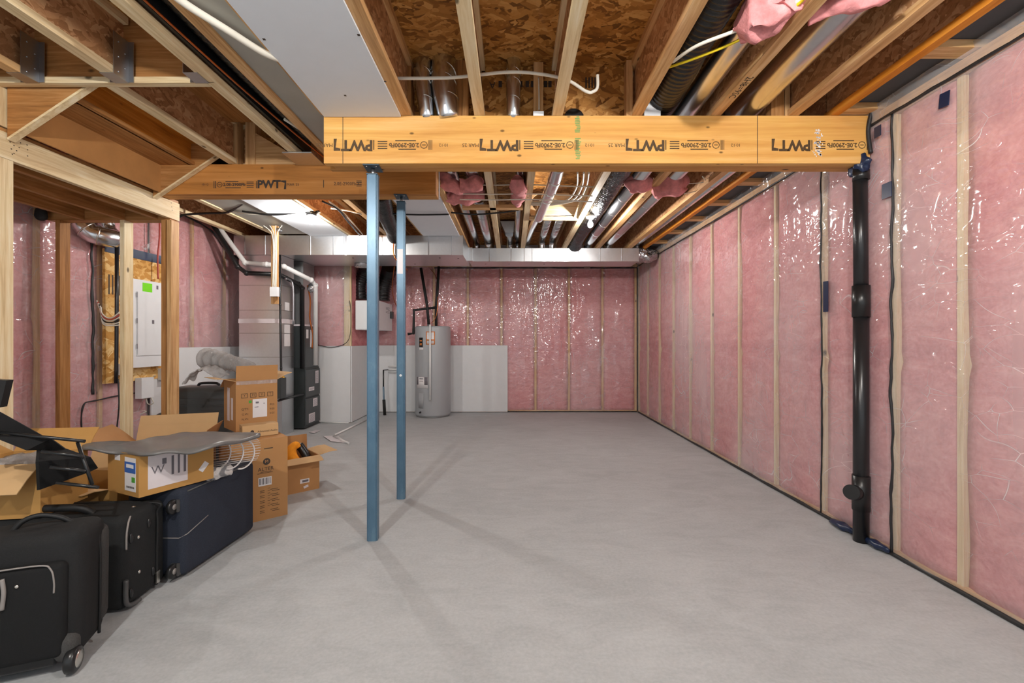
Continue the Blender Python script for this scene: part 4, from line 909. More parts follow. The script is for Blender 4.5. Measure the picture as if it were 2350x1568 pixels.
# ------------------------------------------------------------------ drywall sheets low on the walls
ZD4 = 1.203
tag(MB().box(-2.50, -0.08, YB - 0.03, YB - 0.015, 0.01, ZD4).build('drywall_sheet', m_dry), 'grey drywall sheet on the lower back wall behind the water heater', 'drywall board', 'low drywall sheets')
tag(MB().box(-3.9, XB + 0.0, YB2 - 0.03, YB2 - 0.015, 0.01, ZD4).build('drywall_sheet', m_dry), 'grey drywall sheet behind the furnace facing the camera', 'drywall board', 'low drywall sheets')
tag(MB().box(XB + 0.005, XB + 0.02, YB2 - 0.02, YB - 0.04, 0.01, ZD4).build('drywall_sheet', m_dry), 'grey drywall sheet on the short side wall below the ventilator box', 'drywall board', 'low drywall sheets')
tag(MB().box(XL + 0.03, XL + 0.045, 4.9, 7.05, 0.01, ZD4).build('drywall_sheet', m_dry), 'white drywall sheet low on the left wall behind the boxes', 'drywall board', 'low drywall sheets')

# ------------------------------------------------------------------ furnace corner
t = thing('return_duct', 'tall galvanised return air duct standing left of the furnace', 'duct', (-3.35, 6.25, 0))
MB().box(-3.66, -3.085, 6.10, 6.43, 0.0, ZD - 0.004).build('duct_body', m_galv, t)
mb = MB()
for py in (655, 712, 765, 820): z = ZP(py, 6.1); mb.box(-3.663, -3.08, 6.096, 6.433, z - 0.004, z + 0.004)
mb.build('seam', m_dkmetal, t)
z = ZP(737, 6.1); part_label(MB().box(-3.665, -3.078, 6.092, 6.436, z - 0.03, z + 0.03).build('tape_band', m_paperp, t), 'pale tape band')
part_label(MB().box(-3.0835, -3.0825, 6.16, 6.32, ZP(795, 6.2), ZP(745, 6.2)).build('paper_notice', m_paper, t), 'white paper notice')
part_label(MB().box(-3.0835, -3.0825, 6.18, 6.30, ZP(713, 6.2), ZP(694, 6.2)).build('warning_label', m_paper, t), 'small red and white warning label')
t = thing('furnace', 'dark grey gas furnace with two front panels beside the return duct', 'furnace', (-3.3, 6.8, 0))
MB().box(-3.66, -2.99, 6.56, 7.05, 0.02, 0.89).build('cabinet', m_furnb, t)
MB().box(-2.992, -2.975, 6.57, 7.045, 0.47, 0.86).build('upper_door', m_furn, t)
MB().box(-2.992, -2.975, 6.57, 7.045, 0.06, 0.44).build('lower_door', m_furn, t)
for (y0, y1, z0, z1, c) in ((6.88, 6.99, 0.64, 0.83, 0), (6.66, 6.84, 0.545, 0.60, 1), (6.80, 6.95, 0.30, 0.42, 2), (6.66, 6.86, 0.08, 0.21, 3)):
    o = part_label(MB().box(-2.974, -2.9725, y0, y1, z0, z1).build('sticker', m_paperp, t), ('red and white warning sticker', 'small beige sticker', 'white data sticker', 'large pink and white sticker')[c])
    l = MB(); zz = z1 - 0.018
    while zz > z0 + 0.01: l.box(-2.9722, -2.9718, y0 + 0.015, y1 - 0.015, zz - 0.004, zz); zz -= 0.014
    l.build('sticker_print', m_inkg, o)
t = thing('cooling_coil_case', 'dark grey coil case on top of the furnace', 'furnace part', (-3.3, 6.8, 0.89))
MB().box(-3.62, -3.0, 6.60, 7.03, 0.892, 1.50).build('case', m_furn, t)
for y0, y1 in ((6.63, 6.70), (6.76, 6.88)): MB().box(-2.9995, -2.998, y0, y1, 1.32 - (y0 - 6.63), 1.45).build('sticker', m_paper, t)
t = thing('supply_plenum', 'galvanised supply plenum rising from the coil case to the duct', 'duct', (-3.3, 6.8, 1.5))
MB().box(-3.6, -3.03, 6.60, 6.97, 1.502, ZD - 0.004).build('duct_body', m_dkmetal, t)
MB().box(-3.605, -3.024, 6.594, 6.975, 1.50, 1.525).build('tape_band', m_paperp, t)
def fit(name, pts, r, mat, label, cat='pipe', group=None, fr=1.22):
    t = thing(name, label, cat, tuple(pts[0]), group=group)
    MB().tube(pts, r, 18).build('pipe_body', mat, t)
    for p in pts[1:-1]: MB().ball(p, r * fr, 14).build('elbow', mat, t)
    return t
fit('white_vent_pipe', [P(497, 515, 5.75), P(562, 603, 6.0), P(612, 607, 6.0), P(652, 612, 6.02), P(714, 643, 6.35), P(724, 655, 6.5), P(724, 838, 6.6)], 0.031, m_pvc, 'white plastic vent pipe bending down to the furnace')
fit('black_vent_pipe', [P(487, 512, 5.7), P(545, 612, 5.98), P(566, 627, 5.98), P(640, 630, 6.0), P(685, 652, 6.4), P(694, 662, 6.525), P(694, 846, 6.525)], 0.030, m_black, 'black plastic vent pipe running below the white one')
fit('gas_pipe', [P(643, 585, 5.95), P(643, 700, 5.95), P(645, 845, 5.95), P(646, 880, 5.95), P(646, 915, 5.95)], 0.014, m_black, 'thin black gas pipe dropping before the return duct')
tag(MB().ball(P(650, 868, 5.93), 0.028, 12, (1, 0.8, 1)).build('gas_valve', m_gold), 'yellow brass gas valve on the thin black pipe', 'valve')
pipe('drain_hose', [P(638, 920, 5.9), P(655, 915, 6.0), P(675, 910, 6.3), P(696, 905, 6.54)], 0.016, m_black, 'black hose reaching across to the furnace', 'hose')
tag(MB().box(XP(638, 5.85) - 0.1, XP(648, 5.85), 5.82, 5.95, ZP(915, 5.85), ZP(868, 5.85)).build('gas_meter_box', m_furn), 'small dark grey unit behind the tall open box', 'box')
cab2 = lambda pts, r, mat, label: pipe('cable', pts, r, mat, label, 'cable', 'cables in the furnace corner', n=8, smooth=8)
cab2([P(706, 655, 6.5), P(712, 690, 6.55), P(711, 730, 6.57), P(718, 770, 6.6), P(716, 800, 6.6)], 0.012, m_copper, 'copper coloured cable beside the white vent pipe')
cab2([P(730, 792, 7.1), P(760, 797, 7.1), P(790, 790, 7.1), P(803, 770, 7.1), P(805, 720, 7.1), P(802, 690, 7.1)], 0.005, m_cable, 'thin dark cable drooping over the grey drywall to the ventilator')
fitl = P(715, 662, 6.5); tag(lumpy(None, fitl, 0.055, (1, 1, 1.2), 18, 0.3, 20).build('foil_joint', m_foil), 'crumpled foil joint beside the white vent pipe', 'duct wrap')
tag(MB().tube(cr([P(655, 640, 6.0), P(668, 645, 6.1), P(673, 665, 6.12), P(673, 745, 6.14)], 6), 0.012, 10).build('conduit', m_steel), 'grey curved conduit in front of the return duct', 'pipe')
# hanging 2x4 with switch box
t = thing('hanging_stud', 'short wooden stud hanging from the ceiling with a white control box', 'lumber', (XP(630, 5.6), 5.6, 1.7))
MB().box(XP(624, 5.6), XP(638, 5.6), 5.58, 5.62, ZP(698, 5.6), ZJ - 0.001).build('board', m_spf['Z'], t)
MB().box(XP(617, 5.5), XP(634, 5.5), 5.52, 5.575, ZP(680, 5.5), ZP(658, 5.5)).build('control_box', m_white, t)
for k in range(4):
    mbc = MB().tube(cr([(XP(626 + 2.5 * k, 5.56), 5.56, ZP(658, 5.5)), (XP(626 + 2.6 * k, 5.55), 5.56, ZP(600, 5.5)), (XP(625 + 3.5 * k, 5.55), 5.55, ZP(540, 5.55)), (XP(610 + 14 * k, 5.55), 5.5, ZJ - 0.02)], 8), 0.005, 8)
    part_label(mbc.build('cable', m_cablew, t), 'pale cable')
tag(MB().ball(P(640, 528, 5.6), 0.04, 12, (1, 1, 0.7)).build('junction_knot', m_foil), 'small metal box at the top of the hanging stud', 'junction box')

# ventilator
t = thing('ventilator_box', 'white air exchanger box hung on the wall behind the nearer blue post', 'ventilator', (-2.34, 7.7, 1.46))
MB().box(-2.50, -2.14, 7.28, 8.12, 1.462, 1.93).build('cabinet', m_white, t)
MB().box(-2.50, -2.14, 7.268, 7.279, 1.470, 1.92).build('front_panel', m_white, t)
mb = MB()
for k, z in enumerate((1.86, 1.84, 1.82, 1.79, 1.77)): mb.box(-2.1395, -2.1385, 7.72, 7.95 - 0.04 * (k % 2), z - 0.006, z)
mb.build('print', m_inkg, t)
part_label(MB().box(-2.139, -2.10, 7.98, 8.08, 1.68, 1.80).build('cable_clamp', m_black, t), 'black cable clamp')
flex('flexible_duct', [P(828, 688, 7.5), P(826, 655, 7.5), P(835, 625, 7.45), P(845, 605, 7.3)], 0.095, m_flex, 'left glossy black flexible duct on top of the ventilator box', 0.05, 0.06)
flex('flexible_duct', [P(878, 690, 7.75), P(880, 660, 7.75), P(890, 630, 7.7), P(895, 610, 7.5)], 0.12, m_flex, 'right wrinkled black flexible duct on top of the ventilator box', 0.05, 0.06)
tag(lumpy(None, P(830, 608, 6.75), 0.10, (1.2, 1, 0.5), 22, 0.35, 18).build('foil_joint', m_foil), 'crumpled foil patch under the large duct beside the nearer post', 'duct wrap')
cab2([P(905, 612, 7.0), P(900, 660, 7.4), P(905, 690, 7.8), P(912, 705, 8.0)], 0.008, m_copper, 'brown cable loop between ventilator and farther post')

# drain stub
t = thing('drain_stub', 'short black and blue-grey pipe standing on the floor left of the water heater', 'pipe', (-2.2, 7.78, 0))
MB().tube([FL(883, 953), P(881, 918, 7.8)], 0.026, 14).build('foam_sleeve', m_rubber, t)
MB().tube([P(881, 918, 7.8), P(880, 888, 7.85)], 0.016, 14).build('blue_section', m_drainblue, t)
MB().tube([P(880, 888, 7.85), P(880, 850, 7.9), P(890, 849, 8.1)], 0.012, 14).build('upper_pipe', m_black, t)
t = thing('pipe_manifold', 'white pipe manifold on the drywall between the posts', 'pipe', P(903, 845, 8.13))
for py in (841, 849, 854): MB().tube([P(891, py, 8.13), P(915, py, 8.13)], 0.011, 10).build('branch', m_pvc, t)

# water heater
wx, wy, wr = -1.361, 7.83, 0.302
t = thing('water_heater', 'tall grey cylindrical water heater by the back wall', 'water heater', (wx, wy, 0))
MB().lathe([(0, 0.02), (wr * 0.96, 0.02), (wr, 0.05), (wr, 1.50), (wr * 0.985, 1.525), (wr * 0.9, 1.535), (0, 1.54)], (wx, wy, 0), 48).build('tank', m_heater, t)
MB().lathe([(0, 0), (wr * 0.93, 0), (wr * 0.93, 0.025), (0, 0.025)], (wx, wy, 0), 40).build('base_ring', m_dkmetal, t)
def cpatch(px0, px1, py0, py1, name, mat, lab=None, off=0.003, dt=0.004):
    Y = wy - wr
    a0 = math.asin(max(-1, min(1, (XP(px0, Y + 0.05) - wx) / wr))); a1 = math.asin(max(-1, min(1, (XP(px1, Y + 0.05) - wx) / wr))); z0, z1 = ZP(py1, Y), ZP(py0, Y)
    g = lambda a, b: Vector((wx + (wr + off) * math.sin(a0 + (a1 - a0) * a), wy - (wr + off) * math.cos(a0 + (a1 - a0) * a), z0 + (z1 - z0) * b))
    o = MB().grid(g, 8, 1, smooth=True).build(name, mat, t, fixn=False, solid=0.002)
    if lab: part_label(o, lab)
    return o
cpatch(962, 971, 775, 797, 'logo_plate', m_black, 'small black and orange maker plate')
cpatch(964, 969, 781, 784, 'plate_mark', m_orangelab, off=0.006); cpatch(964, 969, 788, 793, 'plate_mark', m_orangelab, off=0.006)
cpatch(962, 972, 798, 804, 'white_strip', m_paper)
cpatch(979, 999, 761, 791, 'warning_label', m_paper, 'orange framed warning label')
for a in ((979, 999, 761, 763), (979, 999, 779, 782), (979, 981, 761, 791), (997, 999, 761, 791), (980, 998, 789, 791)): cpatch(*a, 'label_frame', m_orangelab, off=0.005)
cpatch(955, 984, 866, 892, 'data_label', m_paper, 'white data label')
for a in ((956, 960, 866, 884), (975, 983, 866, 884), (963, 972, 869, 871), (963, 972, 875, 876)): cpatch(*a, 'label_print', m_inkg, off=0.005)
cpatch(961, 973, 903, 938, 'access_cover', m_heater, 'raised access cover', off=0.008)
MB().tube([(XP(965, 7.55), wy - wr + 0.02, 0.10), (XP(965, 7.55), wy - wr - 0.03, 0.10)], 0.015, 12).build('drain_valve', m_black, t)
part_label(MB().tube([P(987, 745, 7.50), P(987, 919, 7.50)], 0.016, 12).build('relief_pipe', m_pvc, t), 'white relief pipe')
MB().tube([(wx - 0.08, wy, 1.53), (wx - 0.08, wy, 1.60)], 0.02, 12).build('nipple', m_steel, t)
Gw = 'black insulated water pipes'
fit('insulated_pipe', [P(1001, 750, 7.85), P(1001, 700, 7.9), P(1003, 680, 7.9), P(1007, 612, 7.95)], 0.024, m_rubber, 'black insulated pipe at the right, rising straight from the water heater', group=Gw, fr=1.0)
fit('insulated_pipe', [P(984, 745, 7.8), P(980, 700, 7.85), P(966, 615, 7.9)], 0.024, m_rubber, 'black insulated pipe leaning left above the water heater', group=Gw, fr=1.0)
fit('insulated_pipe', [P(1001, 706, 7.88), P(950, 712, 7.8), P(949, 765, 7.8), P(936, 767, 7.8)], 0.024, m_rubber, 'black insulated pipe stepping down to the left of the water heater', group=Gw, fr=1.0)
pipe('flue_wire', [P(990, 742, 7.8), P(1000, 728, 7.85), P(1004, 700, 7.86), P(1002, 640, 7.95), P(985, 615, 8.0)], 0.005, m_copper, 'thin copper wire between the heater pipes', 'wire', smooth=8)

# strips on the floor
GS = 'white strips on the floor'
def strip(a, b, r, label): return tag(MB().tube([a + Vector((0, 0, r)), b + Vector((0, 0, r))], r, 10).build('plastic_pipe_offcut', m_pvc), label, 'pipe', GS)
strip(FL(736, 971), FL(800, 972), 0.011, 'white pipe lying on the floor along the furnace drywall')
strip(FL(840, 966), FL(768, 1001), 0.013, 'white pipe lying slanted on the floor left of the nearer post')
strip(FL(766, 1004), FL(800, 1020), 0.013, 'short white pipe lying beside the open box flap')
tag(MB().add([FL(742, 1003) + Vector((0, 0, 0.012)), FL(775, 1001) + Vector((0, 0, 0.003)), FL(800, 1018) + Vector((0, 0, 0.003)), FL(760, 1015) + Vector((0, 0, 0.010))], [(0, 1, 2, 3)]).build('paper_scrap', m_paperp, solid=0.002), 'crumpled pale paper scrap on the floor beside the box flap', 'paper')
tag(MB().add([FL(708, 994) + Vector((0, 0, 0.010)), FL(725, 988) + Vector((0, 0, 0.003)), FL(737, 988) + Vector((0, 0, 0.003)), FL(722, 996) + Vector((0, 0, 0.010))], [(0, 1, 2, 3)]).build('paper_scrap', m_paperp, solid=0.002), 'pale scrap on the floor in front of the furnace', 'paper')

# ------------------------------------------------------------------ electrical corner on the left wall
XW = XL + 0.04
t = tag(MB().box(XW - 0.01, XW + 0.012, 4.33, 5.2, 0.87, 2.16).build('backing_board', m_osbpanel), 'strand board backing behind the electrical panel', 'board')
mb = MB()
for k in range(5): mb.box(XW + 0.0122, XW + 0.013, 4.37 + 0.04 * k, 4.385 + 0.04 * k, 1.73, 1.92)
mb.build('print', m_ink, t)
tag(MB().box(XW + 0.013, XW + 0.016, 4.33, 5.2, 2.13, 2.22).build('tape_band', m_tapeblue), 'navy tape band along the top of the strand board', 'tape')
xE = XW + 0.10
t = thing('electrical_panel', 'white electrical panel with a green sticker on the left wall', 'electrical panel', (xE, 4.8, 1.0))
def yx(px, X): return X * F / (px - 1175)
y0, y1 = yx(305, xE), yx(305, xE) + 0.44
MB().box(XW + 0.014, xE, y0, y1, 1.01, 1.905).build('enclosure', m_white, t)
MB().box(xE + 0.0005, xE + 0.008, y0 + 0.04, y1 - 0.04, 1.13, 1.78).build('door', m_white, t)
mb = MB()
for z in (1.20, 1.46, 1.72): mb.box(xE + 0.0085, xE + 0.012, y0 + 0.035, y0 + 0.045, z, z + 0.05)
mb.box(xE + 0.0085, xE + 0.0095, y0 + 0.045, y0 + 0.048, 1.14, 1.78).build('hinge', m_steel, t)
part_label(MB().box(xE + 0.0005, xE + 0.002, yx(327, xE), yx(349, xE), 1.79, 1.88).build('sticker', m_lime, t), 'bright green sticker')
mb = MB().box(xE + 0.0085, xE + 0.0095, yx(347, xE), yx(352, xE), 1.46, 1.50); mb.box(xE + 0.001, xE + 0.002, yx(359, xE), yx(363, xE), 1.83, 1.87); mb.build('print', m_inkg, t)
fit('conduit', [P(268, 555, 4.35), P(268, 700, 4.36), P(267, 850, 4.36), P(266, 880, 4.36)], 0.016, m_black, 'black conduit running down the strand board', fr=1.0)
tag(MB().box(XW + 0.013, XW + 0.08, 4.44, 4.54, ZP(862, 4.4), ZP(836, 4.4)).build('outlet_box', m_white), 'small white outlet box on the strand board', 'outlet')
tag(MB().box(XW + 0.013, XW + 0.08, 4.98, 5.08, ZP(872, 5.0), ZP(846, 5.0)).build('outlet_box', m_white), 'white outlet box below the electrical panel', 'outlet')
tag(MB().box(XW + 0.013, XW + 0.08, 4.68, 4.84, ZP(915, 4.7), ZP(868, 4.7)).build('network_box', m_white), 'white rounded box below the panel with cables', 'network box')
for k in range(6): pipe('cable', [P(222 + k * 2, 690 + 3 * k, 4.28), P(236, 722 + 4 * k, 4.28), P(255, 730 + 3.5 * k, 4.3), P(275, 716 + 6 * k, 4.32)], 0.006, (m_cablew, m_cablered, m_cablew, m_cable, m_cablew, m_cablew)[k], 'looped cable entering the electrical panel from the left, %s of the fan' % ('top', 'second', 'third', 'fourth', 'fifth', 'lowest')[k], 'cable', 'fan of cables left of the panel', n=8)
pipe('cable', [P(366, 500, 4.9), P(366, 545, 4.9), P(362, 590, 4.9), P(363, 640, 4.9)], 0.008, m_cablered, 'red cable dropping to the electrical panel', 'cable', n=8)
pipe('cable', [P(356, 862, 4.9), P(338, 885, 4.9), P(345, 910, 4.85), P(328, 918, 4.85), P(322, 940, 4.85), P(335, 945, 4.85), P(310, 955, 4.8)], 0.005, m_cablew, 'tangled white cord hanging below the panel', 'cable', n=8, smooth=12)
pipe('cable', [P(352, 872, 4.9), P(345, 905, 4.85), P(352, 925, 4.85), P(338, 925, 4.85), P(334, 890, 4.88)], 0.005, m_cablew, 'looped white cord hanging below the panel', 'cable', n=8, smooth=12)
pipe('cable', [P(271, 870, 4.32), P(273, 930, 4.3), P(268, 985, 4.3), P(264, 1030, 4.3)], 0.006, m_cable, 'black cord running down to the floor at the left wall', 'cable', n=8)
t = thing('duct_elbow', 'shiny metal duct elbow near the ceiling behind the partition', 'duct', P(190, 500, 4.15))
pc = cr([P(205, 455, 4.2), P(190, 490, 4.15), P(186, 512, 4.12), P(205, 533, 4.15), P(235, 543, 4.2), P(262, 548, 4.3)], 3)
MB().tube(pc, 0.085, 24).build('pipe_body', m_pipe, t)
for k in (3, 6, 8, 11): mb = MB(); ring(mb, pc[k], pc[k + 1] - pc[k], 0.09, 0.014); mb.build('gore_band', m_silver, t)
pipe('round_duct', [P(245, 480, 4.35), P(243, 520, 4.35), P(262, 545, 4.35), P(275, 552, 4.35)], 0.07, m_foil, 'foil covered duct beside the metal elbow behind the partition', 'duct')
tag(lumpy(None, P(94, 492, 3.75), 0.055, (1, 0.6, 0.9), 16, 0.3, 20).build('sealed_pipe_end', m_rubber), 'black rubber lump on the left wall under the landing', 'pipe end')

# ------------------------------------------------------------------ boxes
def flap(par, side, w, d, h, L, ang, mat, name='flap', trim=0.0):
    a = R(ang); th = 0.004
    if side == '+x': p = [(w / 2, -d / 2 + trim, h), (w / 2, d / 2 - trim, h)]; o = Vector((math.sin(a), 0, math.cos(a)))
    if side == '-x': p = [(-w / 2, -d / 2 + trim, h), (-w / 2, d / 2 - trim, h)]; o = Vector((-math.sin(a), 0, math.cos(a)))
    if side == '+y': p = [(-w / 2 + trim, d / 2, h), (w / 2 - trim, d / 2, h)]; o = Vector((0, math.sin(a), math.cos(a)))
    if side == '-y': p = [(-w / 2 + trim, -d / 2, h), (w / 2 - trim, -d / 2, h)]; o = Vector((0, -math.sin(a), math.cos(a)))
    p0, p1 = Vector(p[0]), Vector(p[1]); mb = MB()
    bend = Vector((0, 0, -0.012))
    nrm = (p1 - p0).cross(o).normalized() * th
    q = [p0, p1, p1 + o * L * 0.55, p0 + o * L * 0.55, p1 + o * L + bend, p0 + o * L + bend]
    mb.add([v + nrm * 0.5 for v in q] + [v - nrm * 0.5 for v in q], [(0, 1, 2, 3), (3, 2, 4, 5), (6, 9, 8, 7), (9, 11, 10, 8), (0, 3, 9, 6), (3, 5, 11, 9), (1, 7, 8, 2), (2, 8, 10, 4), (5, 4, 10, 11), (0, 6, 7, 1)])
    return mb.build(name, mat, par, local=True)
def obox(name, label, loc, rz, w, d, h, mat=None, matin=None, group=None, closed=False, rot=None):
    """corrugated box, open at the top unless closed; origin at the base centre"""
    t = thing(name, label, 'box', loc, rot or (0, 0, rz), group)
    th = 0.005; mb = MB()
    if closed: mb.box(-w / 2, w / 2, -d / 2, d / 2, 0, h)
    else:
        mb.box(-w / 2, w / 2, -d / 2, -d / 2 + th, 0, h).box(-w / 2, w / 2, d / 2 - th, d / 2, 0, h).box(-w / 2, -w / 2 + th, -d / 2 + th, d / 2 - th, 0, h).box(w / 2 - th, w / 2, -d / 2 + th, d / 2 - th, 0, h).box(-w / 2 + th, w / 2 - th, -d / 2 + th, d / 2 - th, 0, th)
    o = mb.build('box_body', mat or m_card, t, local=True)
    return t
def face_m(side, w, d, u, v, off=0.001):
    """matrix placing flat things on a box face; u to the right seen from outside, v up"""
    if side == '-y': return Matrix.Translation((u, -d / 2 - off, v)) @ Matrix.Rotation(R(90), 4, 'X')
    if side == '-x': return Matrix.Translation((-w / 2 - off, -u, v)) @ Matrix.Rotation(R(-90), 4, 'Z') @ Matrix.Rotation(R(90), 4, 'X')
    if side == '+x': return Matrix.Translation((w / 2 + off, u, v)) @ Matrix.Rotation(R(90), 4, 'Z') @ Matrix.Rotation(R(90), 4, 'X')
def decal(t, side, w, d, u, v, sw, sh, mat, name='label_sticker', lab=None, rz=0, off=0.001):
    o = MB().mbox(face_m(side, w, d, u, v, off) @ Matrix.Rotation(R(rz), 4, 'Z'), sw, sh, 0.001).build(name, mat, t, local=True)
    if lab: part_label(o, lab)
    return o
def prints(t, side, w, d, items, mat, name='print', off=0.0012):
    mb = MB()
    for it in items:
        if it[0] == 'T': mb.text(it[3], it[4], face_m(side, w, d, it[1], it[2], off))
        else: mb.mbox(face_m(side, w, d, it[1], it[2], off), it[3], it[4], 0.0006)
    return mb.build(name, mat, t, local=True)

# tall box with a round logo
A = FL(660, 1181); B = FL(580, 1200); dv = (B - A).normalized(); nv = Vector((dv.y, -dv.x, 0))
if nv.y > 0: nv = -nv
w, d, h = 0.36, 0.44, 0.575
cen = A + dv * w / 2 - nv * d / 2; rz = math.atan2(-dv.y, -dv.x)
t = obox('cardboard_box', 'tall closed brown box with a round logo beside the navy suitcase', cen, rz, w, d, h, closed=True)
decal(t, '-y', w, d, 0.03, 0.275, 0.085, 0.06, m_paper, 'barcode_sticker', 'white barcode sticker')
prints(t, '-y', w, d, [('R', 0.03 + x, 0.277, ww, 0.045) for x, ww in ((-0.033, 0.008), (-0.02, 0.004), (-0.011, 0.006), (0.0, 0.003), (0.011, 0.008), (0.022, 0.003), (0.032, 0.005))], m_inkg, 'barcode', 0.002)
prints(t, '-y', w, d, [('T', 0.035, 0.362, 'ALTER', 0.036), ('R', 0.035, 0.343, 0.07, 0.003), ('R', 0.03, 0.335, 0.10, 0.003)] + [('R', 0.09 + 0.01 * (k % 2), 0.21 - 0.012 * k - 0.012 * (k // 2), 0.05, 0.003) for k in range(10)] + [('R', 0.012, 0.21 - 0.012 * k - 0.012 * (k // 2), 0.03, 0.003) for k in range(10)] +
       [('R', 0.055, 0.205 - 0.036 * k, 0.016, 0.002) for k in range(4)] + [('R', 0.055, 0.222 - 0.036 * k, 0.016, 0.002) for k in range(4)], m_ink)
mb = MB()
m_ = face_m('-y', w, d, 0.04, 0.415); pts = [m_ @ Vector((0.024 * math.cos(a * math.pi / 12), 0.024 * math.sin(a * math.pi / 12), 0.0005)) for a in range(24)]
mb.add(pts, [tuple(range(24))]).build('round_logo', m_ink, t, local=True)
MB().text('M', 0.03, face_m('-y', w, d, 0.04, 0.415, 0.0022)).build('logo_letter', m_card, t, local=True)
o = MB().mbox(face_m('-y', w, d, 0.05, 0.50, 0.0005), 0.055, 0.02, 0.001).build('handle_hole', m_cardin, t, local=True)
MB().mbox(face_m('-y', w, d, 0.052, 0.508, 0.001), 0.058, 0.006, 0.0012).build('handle_edge', m_ink, t, local=True)
MB().box(-w / 2 - 0.001, w / 2 + 0.001, -0.03, 0.03, h - 0.0, h + 0.001).build('packing_tape', m_film, t, local=True)

# box with orange plush
A = FL(733, 1121); B = FL(650, 1139); dv = (B - A).normalized(); nv = Vector((dv.y, -dv.x, 0))
if nv.y > 0: nv = -nv
w, d, h = 0.325, 0.30, 0.29
cen = A + dv * w / 2 - nv * d / 2; rz = math.atan2(-dv.y, -dv.x)
t = obox('cardboard_box', 'open brown box holding an orange plush on the floor right of the tall box', cen, rz, w, d, h, m_card)
flap(t, '-y', w, d, h, 0.10, 98, m_cardl); flap(t, '+x', w, d, h, 0.16, 80, m_cardl); flap(t, '+y', w, d, h, 0.15, 4, m_card); flap(t, '-x', w, d, h, 0.14, 40, m_card)
decal(t, '-y', w, d, 0.04, 0.09, 0.075, 0.035, m_paper, 'label_sticker', 'white shipping sticker'); decal(t, '-y', w, d, 0.045, 0.09, 0.05, 0.018, m_inkg, 'print', off=0.002)
decal(t, '-y', w, d, 0.05, 0.04, 0.04, 0.02, m_paperp, 'torn_tape', 'torn pale tape', 15)
Mx = Matrix.Translation(cen) @ Matrix.Rotation(rz, 4, 'Z')
pp = [Mx @ Vector(v) for v in ((0.10, -0.06, 0.13), (0.0, -0.06, 0.20), (-0.03, -0.03, 0.27), (-0.02, 0, 0.34), (0.02, 0.01, 0.37), (0.04, 0.0, 0.345))]
pc = cr(pp, 6); rr = [0.07, 0.075, 0.058, 0.04, 0.033, 0.02]
rs = []
for i in range(len(pc)):
    f_ = i / 6; k = min(int(f_), 4); rs.append(rr[k] + (rr[k + 1] - rr[k]) * (f_ - k))
tag(MB().tube(pc, rs, 16).build('plush_toy', m_orangep), 'orange plush sticking out of the open box', 'plush')
tag(MB().tube(cr([Mx @ Vector(v) for v in ((0.13, -0.02, 0.15), (0.10, 0.0, 0.27), (0.06, 0.05, 0.36))], 6), 0.035, 12).build('dark_bottle', m_black), 'dark rolled item beside the orange plush', 'rolled item')

# box on top of the tall box, open with bubble wrap
Zt = 0.578
bl_, br_ = P(543, 990, 3.35), P(636, 975, 3.5)
w = 0.30; d = 0.30; h = 0.39
c0 = Vector((XP(541, 3.42), 3.42, Zt)); rz6 = R(47)
ux = Vector((math.cos(rz6), math.sin(rz6), 0)); uy = Vector((-math.sin(rz6), math.cos(rz6), 0))
cen6 = Vector((XP(541, 3.48), 3.48, Zt)) + ux * w / 2 + uy * d / 2
t = obox('cardboard_box', 'open brown box with handling symbols, topmost of the box stack', cen6, rz6, w, d, h)
flap(t, '-y', w, d, h, 0.13, 5, m_card); flap(t, '+x', w, d, h, 0.13, 62, m_cardl); flap(t, '-x', w, d, h, 0.14, 75, m_cardl); flap(t, '+y', w, d, h, 0.12, 120, m_card)
decal(t, '-y', w, d, 0.02, 0.17, 0.105, 0.145, m_paper, 'label_sticker', 'white shipping label')
prints(t, '-y', w, d, [('R', 0.0, 0.215, 0.022, 0.014), ('R', 0.05, 0.205, 0.008, 0.006), ('R', -0.005, 0.18, 0.028, 0.005)], m_inkg, 'label_print', 0.0022)
decal(t, '-y', w, d, -0.05, 0.225, 0.02, 0.02, m_greenlab, 'green_dot', 'small green sticker')
it = []
for k in range(4):
    u = -0.09 + k * 0.062
    for (a, b, ww, hh) in ((0, 0.016, 0.042, 0.003), (0, -0.016, 0.042, 0.003), (-0.02, 0, 0.003, 0.034), (0.02, 0, 0.003, 0.034)): it.append(('R', u + a, 0.275 + b, ww, hh))
it += [('T', -0.09, 0.275, 'Y', 0.026), ('T', -0.028, 0.275, 'H', 0.026), ('T', 0.034, 0.275, 'Y', 0.028), ('T', 0.096, 0.275, 'T', 0.026)]
it += [('T', -0.085, 0.17, 'QTY:', 0.024), ('T', -0.085, 0.13, 'G.W:', 0.022), ('T', -0.085, 0.092, 'N.W:', 0.022), ('T', 0.11, 0.19, 'PCS', 0.02), ('T', 0.11, 0.155, 'KGS', 0.02), ('T', 0.11, 0.12, 'KGS', 0.02)]
prints(t, '-y', w, d, it, m_ink)
decal(t, '-x', w, d, -0.03, 0.2, 0.06, 0.26, m_paperp, 'plastic_pouch', 'pale plastic pouch'); decal(t, '-x', w, d, 0.06, 0.17, 0.05, 0.17, m_paperp, 'plastic_pouch', 'pale plastic pouch')
decal(t, '-y', w, d, 0, h - 0.012, w * 0.98, 0.035, m_film, 'packing_tape')
